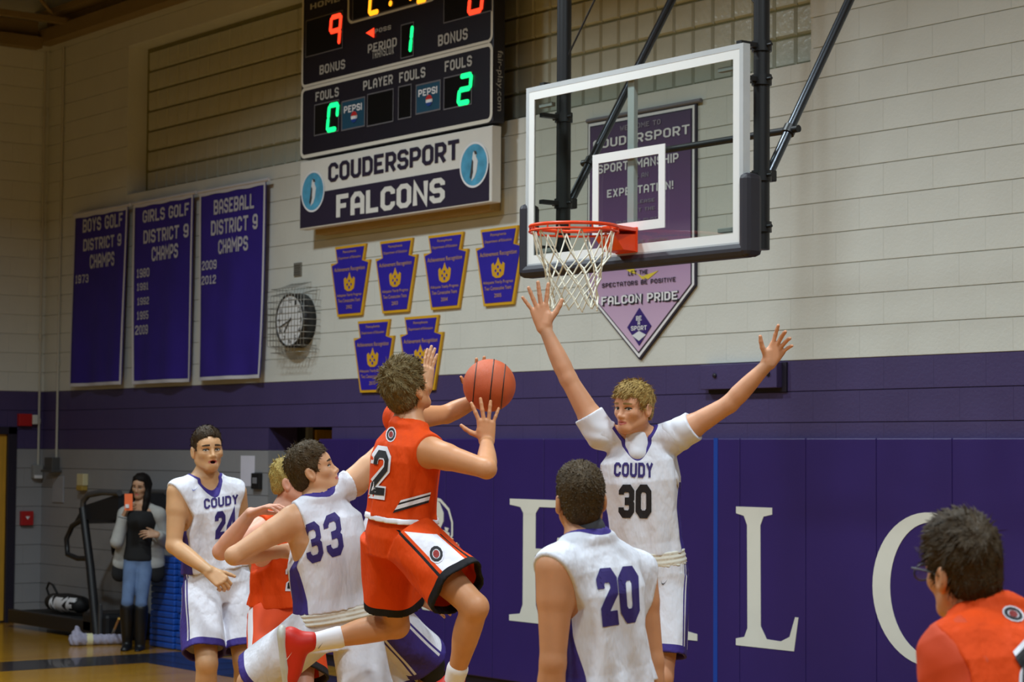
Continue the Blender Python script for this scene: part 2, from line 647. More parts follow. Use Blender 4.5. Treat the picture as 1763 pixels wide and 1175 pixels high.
# --- roof: deck, edge beams and open-web joists -----------------------------
M_DECK = mat('tan_roof_deck', '#8d7c58', 0.7, var=0.06)
M_BEAM = mat('tan_beam_paint', '#8a744a', 0.6, var=0.06)
ceiling = structure(MB().box((XC - .3, -19, ROOF), (15, .3, ROOF + .15)).build('ceiling', M_DECK))
for k in range(14):
    x = XC + 0.4 + k * 0.3
    MB().box((x, -6, ROOF - .04), (x + .16, 0, ROOF), .008).build('deck_rib', M_DECK, ceiling)
bm1 = MB().box((XC, -.16, 6.16), (XR, .008, 6.30)).box((XC, -.03, 6.30), (XR, .008, 6.42)).box((XC, -.20, 6.42), (XR, .008, 6.48))
structure(bm1.build('trim_2', M_BEAM))
structure(MB().box((XC, -3.4, 6.10), (XC + .16, -.16, 6.22)).box((XC, -3.4, 6.22), (XC + .05, -.16, 6.40)).build('trim_3', M_BEAM))
for jx in (-11.55, -9.2):
    ro = structure(MB().box((jx - .04, -12, 6.28), (jx + .04, -.05, 6.34)).build('trim_4', M_BEAM))
    MB().box((jx - .04, -12, 6.86), (jx + .04, -.05, 6.92)).build('top_chord', M_BEAM, ro)
    for k in range(10):
        y = -.25 - k * 1.1
        MB().tube([(jx, y, 6.32), (jx, y - .55, 6.88)], .022).build('web_rod', M_BEAM, ro)
        MB().tube([(jx, y - .55, 6.88), (jx, y - 1.1, 6.32)], .022).build('web_rod', M_BEAM, ro)
structure(MB().tube([(-11.9, -.2, 6.38), (-11.9, -4, 6.38)], .03).build('trim_5', M_DARK))

# --- glass block window -------------------------------------------------------
M_GB = mat('pressed_glass_block', '#bdbdac', 0.22, var=0.16, scale=2.2, bump=0.35, bscale=22, spec=0.6)
M_MORT = mat('window_mortar', '#7c7750', 0.8, var=0.08)
win = structure(MB().box((WX0, .215, WZ0 - .05), (WX1, .28, WZ1 + .1)).build('window_1', M_MORT))
GBS = 0.2032
gme = bpy.data.meshes.new('glass_block')
a, e = GBS / 2 - .004, .014
gme.from_pydata([(-a, .02, -a), (a, .02, -a), (a, .02, a), (-a, .02, a),
                 (-a + e, -.006, -a + e), (a - e, -.006, -a + e), (a - e, -.006, a - e), (-a + e, -.006, a - e),
                 (0, -.0065, 0)],
                [], [(4, 5, 8), (5, 6, 8), (6, 7, 8), (7, 4, 8), (0, 1, 5, 4), (1, 2, 6, 5), (2, 3, 7, 6), (3, 0, 4, 7)])
gme.materials.append(M_GB)
ncol = int((WX1 - WX0) / GBS)
cells = [(WX0 + .06 + (c + .5) * GBS, WZ0 + .04 + (r + .5) * GBS) for r in range(7) for c in range(ncol)]
cells.sort(key=lambda q: (-6.7 < q[0] - .25 < -4.4, -q[0]))
gs = MB()
for n, (x, z) in enumerate(cells):
    if n < 300:
        o = bpy.data.objects.new('glass_block', gme)
        o.location = (x, .20, z)
        link(o, win)
    else:
        gs.add([(v.co.x + x, v.co.y + .20, v.co.z + z) for v in gme.vertices], [tuple(p.vertices) for p in gme.polygons])
tag(gs.build('hidden_glass_blocks', M_GB, win, recalc=False), kind='stuff')

# --- doorway next to the padding: deep recess, oak door, light frame edge -----
rec = MB()
rec.box((DX0 - .04, .3, 0), (DX0, 1.3, 2.2)).box((DX1, .3, 0), (DX1 + .04, 1.3, 2.2)).box((DX0 - .04, .3, DZ), (DX1 + .04, 1.3, 2.2)).box((DX0 - .04, 1.3, 0), (DX1 + .04, 1.34, 2.2))
d1 = structure(rec.build('door_1', M_DARK))
MB().box((DX0 + .005, .47, .01), (DX0 + .05, 1.28, 2.02), .004).build('oak_leaf', M_OAK, d1)
MB().box((DX0 + .002, .385, 0), (DX0 + .045, .445, 2.05), .006).build('frame_edge', mat('pale_frame', '#8c8f8e', .5), d1)
MB().box((DX0, .36, 2.04), (DX1, .50, DZ)).build('lintel', M_DARK, d1)

# --- wall padding with its lettering -----------------------------------------
pad = empty('wall_padding', (-2.5, -.03, 0))
tag(pad, 'long run of purple vinyl wall pads lettered in cream behind the players', 'wall pad')
xs = [-6.68 + k * (4.979 / 8) for k in range(9)] + [-1.471 + .6096 * k for k in range(0, 11)]
for x0, x1 in zip(xs[:-1], xs[1:]):
    if x1 > 4.7: break
    MB().box((x0 + .001, -.055, .10), (x1 - .001, -.001, 1.93), .008).build('panel', M_PAD, pad)
tape = MB().box((-1.722, -.0575, .10), (-1.682, -.0545, 1.932)).build('tape_strip', mat('blue_tape', '#123f9c', .5), pad)
tape['label'] = 'vertical strip of blue tape'
MB().box((-6.68, -.02, 0), (5, -.001, .10)).build('base_board', M_DARK, pad)


def poly_letter(polys, name):
    m = MB()
    for i_, pts in enumerate(polys):
        m.prism(pts, -.0582 - .0007 * i_, -.0545)
    return m.build(name, M_LETTER, pad)


def arcpts(cx, cz, rx, rz, a0, a1, n):
    return [(cx + rx * math.cos(math.radians(a0 + (a1 - a0) * i / n)), cz + rz * math.sin(math.radians(a0 + (a1 - a0) * i / n))) for i in range(n + 1)]


LT, LB = 1.475, .555
# F
x = -3.975
stem = [(x, LB), (x + .49, LB), (x + .49, LB + .045), (x + .36, LB + .06), (x + .325, LB + .13), (x + .315, LB + .5), (x + .315, LT - .10), (x + .165, LT - .10), (x + .165, LB + .13), (x + .13, LB + .06), (x, LB + .045)]
poly_letter([stem, [(x, LT), (x, LT - .045), (x + .13, LT - .06), (x + .17, LT - .11), (x + .31, LT - .11), (x + .36, LT - .055), (x + .66, LT - .055), (x + .72, LT - .20), (x + .75, LT - .20), (x + .74, LT)],
             [(x + .31, 1.06), (x + .52, 1.06), (x + .60, 1.02), (x + .61, 1.20), (x + .58, 1.20), (x + .55, 1.11), (x + .31, 1.11)]], 'letter')
# A
x = -2.98
poly_letter([[(x, LB), (x + .34, LB), (x + .34, LB + .045), (x + .22, LB + .06), (x + .49, LT - .18), (x + .52, LT), (x + .46, LT), (x + .12, LB + .06), (x, LB + .045)],
             [(x + .62, LB), (x + 1.10, LB), (x + 1.10, LB + .045), (x + .98, LB + .06), (x + .58, LT), (x + .46, LT), (x + .49, LT - .15), (x + .80, LB + .06), (x + .62, LB + .045)],
             [(x + .28, .86), (x + .72, .86), (x + .70, .91), (x + .30, .91)]], 'letter')
# L
x = -1.502
poly_letter([[(x, LB), (x + .54, LB), (x + .58, LB + .22), (x + .55, LB + .22), (x + .50, LB + .09), (x + .42, LB + .055), (x + .29, LB + .06), (x + .235, LB + .14), (x + .23, LT - .12), (x + .26, LT - .06), (x + .34, LT - .045), (x + .34, LT), (x, LT), (x, LT - .045), (x + .075, LT - .06), (x + .105, LT - .12), (x + .11, LB + .12), (x + .08, LB + .06), (x, LB + .045)]], 'letter')
# C, then the O, N and S out of the frame on the right
def ring_letter(cx, a0, a1):
    out = arcpts(cx, 1.015, .46, .465, a0, a1, 40)
    inn = arcpts(cx + .02, 1.015, .335, .405, a1, a0, 40)
    return [out + inn]


poly_letter(ring_letter(.18, 48, 312) + [[(.46, 1.30), (.50, 1.22), (.53, 1.22), (.53, 1.45), (.50, 1.45), (.49, 1.36)], [(.46, .73), (.53, .80), (.55, .80), (.52, .66)]], 'letter')
poly_letter(ring_letter(1.55, 0, 179.9) + ring_letter(1.55, 180, 359.9), 'letter')

# partly covered white bird emblem on the pads
def epx(pts): return [WP(u, v, -.055) for u, v in pts]
bird = MB().prism(epx([(700, 900), (716, 868), (742, 856), (757, 866), (764, 884), (764, 898), (757, 914), (750, 918), (735, 905), (715, 915)]), -.0585, -.0545).build('bird_emblem', M_LETTER, pad)
for pl in ([(743, 857), (759, 862), (773, 878), (779, 900), (779, 922), (775, 929)],
           [(757, 918), (764, 916), (773, 920), (773, 927), (764, 931), (756, 927), (757, 918)]):
    em = MB()
    for q in ribbon([np.array(WP(u, v, -.055)) for u, v in pl], .012):
        em.add([(a[0], -.0585, a[1]) for a in q], [(0, 1, 2, 3)])
    em.build('beak_line', M_LETTER, bird)
for pts in ([(766, 908), (773, 910), (771, 916), (767, 914)], [(790, 937), (791, 945), (787, 962), (776, 954), (783, 950)], [(788, 958), (791, 966), (784, 966)],
            [(722, 1030), (732, 1031), (743, 1049), (740, 1052), (728, 1050), (725, 1042), (721, 1051), (720, 1040)]):
    MB().prism(epx(pts), -.0585, -.0545).build('feather_mark', M_LETTER, bird)

# --- bits of hardware on the walls --------------------------------------------
def wall_box(name, a, b, depth, m, label, cat, ch=.004, y=0.0):
    x0, z1 = WP(*a, y)
    x1, z0 = WP(*b, y)
    o = MB().box((x0, y - depth, z0), (x1, y, z1), ch).build(name, m)
    return tag(o, label, cat)


pl = empty('mounting_plate', (-1.46, 0, 2.34))
tag(pl, 'purple painted timber mounting block bolted to the purple wall band', 'wall plate')
MB().box((-1.846, -.065, 2.262), (-1.115, -.012, 2.43), .004).build('board', M_PURP, pl)
MB().box((-1.82, -.014, 2.235), (-1.075, 0, 2.43)).build('backing_or_shade', M_DARK, pl)  # block's shadow painted in: dark sheet showing below and right of the board
for bx in (-1.70, -1.19):
    MB().lathe([(0, .0), (.016, 0), (.016, .012), (0, .014)], (bx, -.065, 2.355), (0, -1, 0), 10).build('bolt', M_DARK, pl)

vt = empty('wall_vent', (-7.13, 0, 3.43))
tag(vt, 'small grey wall vent above the clock', 'vent')
vx0, vz1 = WP(507.5, 453.5)
vx1, vz0 = WP(520, 475)
MB().box((vx0, -.012, vz0), (vx1, 0, vz1), .002).build('plate', mat('vent_grey', '#77746c', .5), vt)
for k in range(5):
    zz = vz0 + .012 + k * (vz1 - vz0 - .02) / 5
    MB().box((vx0 + .012, -.017, zz), (vx1 - .012, -.01, zz + .010)).build('slat', mat('vent_slat', '#5c5a55', .5), vt)

M_PAPER = mat('paper', '#d8d6e4', 0.8, var=0.03)
wall_box('notice_sheet', (415, 785), (438, 838), .003, M_PAPER, 'white paper notice taped to the grey wall beside the light switch', 'paper', 0)
sw = empty('wall_switch', (WP(445, 830)[0], 0, 1.5))
tag(sw, 'black wall switch box on the grey wall beside the paper notice', 'switch')
sx0, sz1 = WP(438.5, 815)
sx1, sz0 = WP(452, 843)
MB().box((sx0, -.04, sz0), (sx1, 0, sz1), .006).build('plate', M_BLACK, sw)
MB().box((sx0 + .035, -.048, sz0 + .05), (sx1 - .035, -.038, sz1 - .04), .003).build('toggle', mat('switch_grey', '#7b7b80', .5), sw)
wall_box('hanging_towel', (92, 820), (110, 866), .012, mat('pale_towel', '#9a9aa0', .9, var=.05), 'pale sheet hanging on the dark grey wall left of the treadmill', 'paper', .003)
yb = empty('wall_dispenser', (WP(146, 830)[0], 0, 1.45))
tag(yb, 'small cream and tan dispenser on the dark grey wall above the treadmill', 'dispenser')
yx0, yz1 = WP(141, 816)
yx1, yz0 = WP(152, 837)
MB().box((yx0, -.06, yz0), (yx1, 0, yz1), .008).build('body', mat('cream_plastic', '#cfc49a', .5), yb)
MB().box((yx0 + .01, -.07, yz0 - .05), (yx1 - .01, 0, yz0), .008).build('tray', mat('tan_plastic', '#a88a3c', .5), yb)

# conduits and boxes in the corner
M_COND = mat('painted_conduit', '#b9b6ab', 0.5)
c1 = empty('conduit', (XC + .03, -.06, 3))
tag(c1, 'thin vertical conduit in the room corner ending at a small grey speaker box', 'conduit')
MB().tube([(XC + .028, -.06, 6.1), (XC + .028, -.06, 1.63)], .013).build('pipe', M_COND, c1)
for z in (5.4, 4.2, 3.0, 2.1):
    MB().tube([(XC + .028, -.06, z), (XC + .028, -.06, z + .05)], .02).build('coupling', M_COND, c1)
MB().box((XC + .004, -.13, 1.52), (XC + .07, -.02, 1.66), .006).build('box', mat('box_grey', '#8d8d8d', .5), c1)
MB().box((XC + .004, -.12, 1.515), (XC + .075, -.03, 1.55), .004).build('lens', M_PRINT_W, c1)
c2 = empty('conduit', (XC + .4, -.03, 3))
tag(c2, 'thin vertical conduit on the end wall between the corner and the banners', 'conduit')
cx, _ = WP(102, 500, -.02)
MB().tube([(cx, -.018, 6.1), (cx, -.018, 1.72)], .013).build('pipe', M_COND, c2)
for z in (5.2, 4.6, 3.4, 2.7):
    MB().tube([(cx, -.018, z), (cx, -.018, z + .05)], .02).build('coupling', M_COND, c2)
MB().box((cx - .14, -.09, 1.60), (cx + .05, 0, 1.74), .006).build('box', mat('box_dark', '#4a4a4a', .5), c2)
MB().box((cx - .16, -.12, 1.585), (cx + .1, 0, 1.61), .004).build('shelf', mat('box_dark', '#4a4a4a', .5), c2)

fa = empty('alarm_horn', (XC, -.2, 2.15))
tag(fa, 'red fire alarm horn with clear strobe high on the left wall', 'fire alarm')
M_RED = mat('red_alarm_plastic', '#b01c1c', .45)
MB().box((XC + .004, -.30, 2.07), (XC + .06, -.15, 2.20), .006).build('horn', M_RED, fa)
MB().box((XC + .004, -.148, 2.09), (XC + .07, -.09, 2.19), .006).build('strobe', mat('strobe_lens', '#d8d8d0', .2), fa)
fp = empty('alarm_pull', (XC, -.17, 1.1))
tag(fp, 'red fire alarm pull station on the left wall beside the door frame', 'fire alarm')
MB().box((XC, -.25, 1.02), (XC + .05, -.11, 1.17), .006).build('body', M_RED, fp)
MB().add([(XC + .054, -.205, 1.115), (XC + .054, -.155, 1.115), (XC + .054, -.18, 1.08)], [(0, 1, 2)]).build('handle', M_PRINT_W, fp, recalc=False)

# ================================================================== SCOREBOARD
SBY = -.20
sb = empty('scoreboard', (-5.42, -.1, 4.34))
tag(sb, 'black electronic scoreboard with red, amber and green digits on the end wall', 'scoreboard')
M_SBB = mat('scoreboard_black', '#1d1a26', 0.45, var=0.05)
M_SBD = mat('display_window', '#0b0b0d', 0.3)
M_TRIM = mat('scoreboard_trim', '#dedbd0', 0.5)
M_SBT = mat('scoreboard_print', '#b9b8b4', 0.6)
SX0, SX1, SZ0, SZ1 = -6.80, -4.035, 4.345, 6.25
MB().box((SX0, SBY, SZ0), (SX1, -.085, SZ1), .012).build('cabinet', M_SBB, sb)


def outline(pts, w, y, m, parent, name='trim_line', closed=True):
    o = MB()
    for q in ribbon(list(pts) + (['z'] if closed else []), w):
        o.add([(a[0], y, a[1]) for a in q], [(0, 1, 2, 3)])
    return o.build(name, m, parent, recalc=False)


def rrect(x0, x1, z0, z1, r, n=5):
    pts = []
    for cx, cz, a in ((x1 - r, z1 - r, 0), (x0 + r, z1 - r, 90), (x0 + r, z0 + r, 180), (x1 - r, z0 + r, 270)):
        pts += arcpts(cx, cz, r, r, a, a + 90, n)
    return pts


zmid = (WP(520, 150, SBY)[1] + WP(844, 76.6, SBY)[1]) / 2
outline(rrect(SX0 + .02, SX1 - .02, SZ0 + .02, zmid - .012, .05), .015, SBY - .003, M_TRIM, sb)
outline(rrect(SX0 + .02, SX1 - .02, zmid + .012, SZ1 - .02, .05), .013, SBY - .003, M_TRIM, sb)
cx0, cz0 = WP(600, 40, SBY)
cx1, _ = WP(751, 5, SBY)
outline(rrect(cx0, cx1, cz0, cz0 + .62, .06), .013, SBY - .003, M_TRIM, sb)


def disp(a, b, name='display'):
    x0, z0 = WP(*a, SBY)
    x1, z1 = WP(*b, SBY)
    o = MB().box((x0, SBY - .004, z0), (x1, SBY + .01, z1)).build(name, M_SBD, sb)
    outline([(x0, z0), (x1, z0), (x1, z1), (x0, z1)], .005, SBY - .0055, mat('display_edge', '#6c6a70', .5), sb, 'display_edge')
    return x0, x1, z0, z1


SEG = {'a': [(0, 6), (4, 6)], 'b': [(4, 6), (4, 3)], 'c': [(4, 3), (4, 0)], 'd': [(0, 0), (4, 0)], 'e': [(0, 3), (0, 0)], 'f': [(0, 6), (0, 3)], 'g': [(0, 3), (4, 3)]}


def led(segs, a, b, m, name='lit_digit', lean=.03):
    x0, z0 = WP(*a, SBY)
    x1, z1 = WP(*b, SBY)
    sx, sz = (x1 - x0) / 4, (z1 - z0) / 6
    o = MB()
    for s in segs:
        (p0, q0), (p1, q1) = SEG[s]
        A = np.array([x0 + p0 * sx + lean * q0 / 6, z0 + q0 * sz])
        B = np.array([x0 + p1 * sx + lean * q1 / 6, z0 + q1 * sz])
        d = unit(B - A)
        A, B = A + d * .018, B - d * .018
        for q in ribbon([A, B], .021):
            o.add([(v[0], SBY - .008, v[1]) for v in q], [(0, 1, 2, 3)])
        o.lathe([(0, .0), (.021, 0), (.021, .001)], (A[0], SBY - .007, A[1]), (0, -1, 0), 8)
        o.lathe([(0, .0), (.021, 0), (.021, .001)], (B[0], SBY - .007, B[1]), (0, -1, 0), 8)
    return o.build(name, m, sb, recalc=False)


L_RED = mat('red_led', '#400000', .5, emit='#ff3a1e', estr=2.2)
L_AMB = mat('amber_led', '#402000', .5, emit='#ff9a18', estr=2.2)
L_GRN = mat('green_led', '#003010', .5, emit='#12f07c', estr=1.9)
disp((527, 99), (591, 18)); led('abcfg', (568, 80), (585, 27), L_RED)
disp((765, 40), (848, -40)); led('abcdef', (808, 23), (830, -30), L_RED)
disp((608, 36), (748, -55)); led('abged', (637, 24), (653, -36), L_AMB)
led('fgbc', (693, 5), (708, -52), L_AMB)
led('afgcd', (719, 3), (735, -55), L_AMB)
_x, _z = WP(673.5, 6, SBY)
MB().lathe([(0, 0), (.024, 0), (.024, .002)], (_x, SBY - .007, _z), (0, -1, 0), 10).build('lit_colon', L_AMB, sb, recalc=False)
disp((691, 101), (713, 38)); led('bc', (700, 91), (707.5, 46), L_GRN)
disp((542, 234), (584, 172)); led('abdef', (564.5, 225), (580, 180), L_GRN)
disp((633, 218), (678, 153)); disp((686.5, 206), (709, 145))
disp((765, 189), (813, 124)); led('abged', (790, 179), (809, 129), L_GRN)
_p = [WP(u, v, SBY) for u, v in ((631, 57), (645, 48), (645, 65))]
MB().add([(a[0], SBY - .006, a[1]) for a in _p], [(0, 1, 2)]).build('lit_arrow', L_RED, sb, recalc=False)
for s, a, b in (('HOME', (535, 17), (586, -8)), ('BONUS', (551, 129), (595, 102)), ('BONUS', (755, 80), (806, 48)), ('POSS', (646, 58), (674, 43)),
                ('PERIOD', (634, 92), (684, 64)), ('FOULS', (544, 175), (584, 150)), ('PLAYER', (626, 156), (677, 128)), ('FOULS', (688, 143), (733, 115)), ('FOULS', (766.5, 124), (813, 95))):
    wtext('printed_word', s, a, b, SBY, M_SBT, sb, hw=.55, gap=1.0)
x0, z0 = WP(641, 102, SBY); x1, z1 = WP(679, 88, SBY)
flat_text('printed_word', 'TRANSLUX', x0, x1, z0, z0 + .075, SBY - .004, M_SBT, sb, hw=.4)
# small sponsor plates: shield globe on a teal ground
M_TEAL = mat('sponsor_teal', '#1c4a63', .5, var=.05)
for a, b in (((589, 225), (629, 167)), ((717, 197), (759, 138))):
    x0, z0 = WP(*a, SBY); x1, z1 = WP(*b, SBY)
    MB().box((x0, SBY - .004, z0), (x1, SBY + .01, z1)).build('sponsor_plate', M_TEAL, sb)
    outline([(x0, z0), (x1, z0), (x1, z1), (x0, z1)], .006, SBY - .0055, mat('display_edge', '#6c6a70', .5), sb, 'plate_edge')
    w, h = x1 - x0, z1 - z0
    flat_text('sponsor_word', 'PEPSI', x0 + w * .1, x1 - w * .12, z0 + h * .58, z0 + h * .82, SBY - .006, M_PRINT_W, sb, hw=.55)
    gx, gz, gr = x0 + w * .55, z0 + h * .38, h * .2
    MB().lathe([(0, .0), (gr, 0), (gr, .001)], (gx, SBY - .0065, gz), (0, -1, 0), 20).build('globe', M_PRINT_W, sb, recalc=False)
    MB().prism(arcpts(gx, gz, gr * .98, gr * .98, 15, 165, 12), SBY - .0095, SBY - .008).build('globe_top', mat('globe_red', '#c02a2a', .5), sb)
    MB().prism(arcpts(gx, gz, gr * .98, gr * .98, 200, 340, 12), SBY - .0095, SBY - .008).build('globe_base', mat('globe_blue', '#1a3f8c', .5), sb)
# maker's address running down the cabinet side
cu = bpy.data.curves.new('maker', 'FONT')
cu.body = 'fair-play.com'
_o = bpy.data.objects.new('maker', cu)
COL.objects.link(_o)
_me = _o.to_mesh().copy()
bpy.data.objects.remove(_o, do_unlink=True)
co = np.array([v.co[:] for v in _me.vertices])
lo, hi = co.min(0), co.max(0)
ztop, zbot = WP(857, 88, -.14)[1], WP(857, 192, -.14)[1]
for v, c in zip(_me.vertices, co):
    v.co = (SX1 + .003, -.175 + (c[1] - lo[1]) / (hi[1] - lo[1]) * .065, ztop - (c[0] - lo[0]) / (hi[0] - lo[0]) * (ztop - zbot))
_me.materials.clear(); _me.materials.append(M_SBT); _me.name = 'side_lettering'
link(bpy.data.objects.new('side_lettering', _me), sb)

# ------------------------------------------------------------------ name sign below it
sg = empty('name_sign', (-5.43, -.1, 3.73))
tag(sg, 'white and dark school name sign with two blue oval badges under the scoreboard', 'sign')
GX0, GX1, GZ0, GZ1 = -6.80, -4.045, 3.735, 4.325
M_SGW = mat('sign_white', '#dcdad4', .45, var=.02)
M_SGD = mat('sign_dark', '#2a2338', .45, var=.03)
MB().box((GX0, SBY, GZ0), (GX1, -.11, GZ1), .008).build('box', M_SGW, sg)
MB().box((GX0 + .12, -.11, 3.69), (GX1 - .14, -.012, 4.3)).build('backing_board', mat('tan_timber', '#a98a4e', .7, var=.1, stretch=(1, 8, 8)), sg)
zs = (GZ0 + GZ1) / 2 + .005
MB().add([(GX0 + .012, SBY - .002, GZ0 + .012), (GX1 - .03, SBY - .002, GZ0 + .012), (GX1 - .03, SBY - .002, zs), (GX0 + .012, SBY - .002, zs)], [(0, 1, 2, 3)]).build('lower_field', M_SGD, sg, recalc=False)
wtext('printed_word', 'COUDERSPORT', (566, 314), (791, 240), SBY, M_SGD, sg, hw=.62, gap=.7)
wtext('printed_word', 'FALCONS', (580, 375), (766, 306), SBY, M_SGW, sg, hw=.64, gap=.75)
M_OV = mat('oval_sky_blue', '#4f9cc0', .5, var=.25, scale=9)
for (u, v) in ((539.5, 330), (817, 284)):
    ox, oz = WP(u, v, SBY)
    rx, rz = .178, .170
    ov = MB().prism(arcpts(ox, oz, rx, rz, 0, 360, 36)[:-1], SBY - .005, SBY).build('oval_badge', M_OV, sg)
    outline(arcpts(ox, oz, rx, rz, 0, 360, 36)[:-1], .008, SBY - .0065, M_PRINT_W, ov, 'oval_rim')
    MB().prism([(ox + a * .1, oz + b * .13) for a, b in ((-.1, .75), (.15, .85), (.35, .7), (.25, .5), (.5, .2), (.35, -.4), (.1, -.75), (-.3, -.95), (-.05, -.4), (-.25, 0), (-.2, .4))], SBY - .008, SBY - .005).build('bird_body', mat('bird_white', '#d9dde0', .6), ov)
    MB().prism([(ox + a * .1, oz + b * .13) for a, b in ((.0, .85), (.3, .8), (.4, .62), (.15, .6))], SBY - .0095, SBY - .007).build('bird_cap', mat('bird_dark', '#3c3a3a', .6), ov)
    MB().prism([(ox + a * .1, oz + b * .13) for a, b in ((-.22, .35), (-.05, .2), (-.1, -.4), (-.35, -.85), (-.5, -.7), (-.35, -.2))], SBY - .0095, SBY - .007).build('bird_wing', mat('bird_dark', '#3c3a3a', .6), ov)

# ================================================================== PURPLE CHAMPION BANNERS
M_CLOTH = mat('purple_banner_cloth', '#2d1a86', 0.75, var=0.10, scale=3)
M_BW = mat('banner_edge_white', '#c9c8d0', 0.75)
M_FELT = mat('banner_letter_felt', '#bdbdc8', 0.85, var=.04)


def cloth_banner(x0, x1, z0, z1, words, label, ph):
    b = empty('banner', ((x0 + x1) / 2, -.03, z0))
    tag(b, label, 'banner', 'champion banners')
    nx, nz = 26, 40

    def pos(s, t, out=0.0):
        # t: 0 top .. 1 bottom; narrows and waves a little towards the bottom
        w = 1 - .055 * t ** 1.5
        xx = (x0 + x1) / 2 - .035 * t ** 2 + (s - .5) * (x1 - x0) * w
        yy = -.075 - .022 * t * math.sin(s * 7 + ph + 2 * t) - .012 * math.sin(s * 15 + ph * 2) * t - out
        return (xx, yy, z1 + (z0 - z1) * t + .004 * math.sin(s * 19 + ph) * (1 - t))
    vs = [pos(i / nx, j / nz) for j in range(nz + 1) for i in range(nx + 1)]
    fs = [(j * (nx + 1) + i, j * (nx + 1) + i + 1, (j + 1) * (nx + 1) + i + 1, (j + 1) * (nx + 1) + i) for j in range(nz) for i in range(nx)]
    cl = MB().add(vs, fs, True).build('cloth', M_CLOTH, b, recalc=False)
    so = cl.modifiers.new('thickness', 'SOLIDIFY'); so.thickness = .004; so.offset = 1

    def strip(s0, s1, t0, t1, name):
        n = 30
        vv, ff = [], []
        for k in range(n + 1):
            f = k / n
            if s1 - s0 < t1 - t0:
                vv += [pos(s0, t0 + (t1 - t0) * f, .006), pos(s1, t0 + (t1 - t0) * f, .006)]
            else:
                vv += [pos(s0 + (s1 - s0) * f, t0, .006), pos(s0 + (s1 - s0) * f, t1, .006)]
        for k in range(n):
            ff.append((2 * k, 2 * k + 1, 2 * k + 3, 2 * k + 2))
        return MB().add(vv, ff, True).build(name, M_BW, b, recalc=False)
    strip(0, .025, 0, 1, 'white_edge'); strip(.975, 1, 0, 1, 'white_edge'); strip(0, 1, .982, 1, 'white_edge'); strip(0, 1, 0, .018, 'white_edge')
    MB().tube([(x0 - .03, -.075, z1 + .012), (x1 + .05, -.075, z1 + .012)], .016).build('rod', M_BW, b)
    for w, a, c in words:
        ax, az = WP(*a, -.08)
        cx_, cz_ = WP(*c, -.08)
        for wq in word_quads(w, .55 if len(w) > 4 else .5, .8, seg=1.5):
            m = MB()
            for i_, q in enumerate(wq):
                pp = []
                for g, h in q:
                    X, Z = ax + (cx_ - ax) * g, az + (cz_ - az) * h
                    t = (Z - z1) / (z0 - z1)
                    s = (X - (x0 + x1) / 2 + .035 * t ** 2) / ((x1 - x0) * (1 - .055 * t ** 1.5)) + .5
                    pp.append((X, pos(s, t, .0065 + .0002 * (i_ % 6))[1], Z))
                m.add(pp, [(0, 1, 2, 3)])
            m.build('printed_word', M_FELT, b, recalc=False)
    return b


cloth_banner(-11.40, -10.22, 2.475, 4.25, [('BOYS GOLF', (143, 401), (212, 366)), ('DISTRICT 9', (144, 433), (210, 402)), ('CHAMPS', (154.5, 463), (197, 433)), ('1973', (132, 489), (152, 472))],
             'purple banner for boys golf, nearest the corner, with a single year', .3)
cloth_banner(-10.09, -8.895, 2.472, 4.25, [('GIRLS GOLF', (246, 384), (326, 349)), ('DISTRICT 9', (247, 420), (325, 385)), ('CHAMPS', (261, 450), (308, 419)), ('1980', (235, 479), (257, 461)), ('1991', (235, 501), (255, 486)), ('1992', (235, 526), (256, 511)), ('1995', (234, 551), (255, 535)), ('2009', (231, 577), (254, 559))],
             'purple banner for girls golf with a column of five years, middle of three', 1.7)
cloth_banner(-8.77, -7.575, 2.478, 4.245, [('BASEBALL', (368, 370), (438, 333)), ('DISTRICT 9', (363, 406), (444, 368)), ('CHAMPS', (375, 438), (427, 406)), ('2009', (347, 466), (372, 447)), ('2012', (346, 491), (371, 473))],
             'purple baseball banner with two years, nearest the wall clock', 3.1)

# ================================================================== KEYSTONE PLAQUES
M_KB = mat('keystone_blue', '#2a1c9e', .55, var=.06)
M_KG = mat('keystone_gold', '#d3a01c', .55, var=.04)
M_KT = mat('keystone_print', '#c79a55', .6)


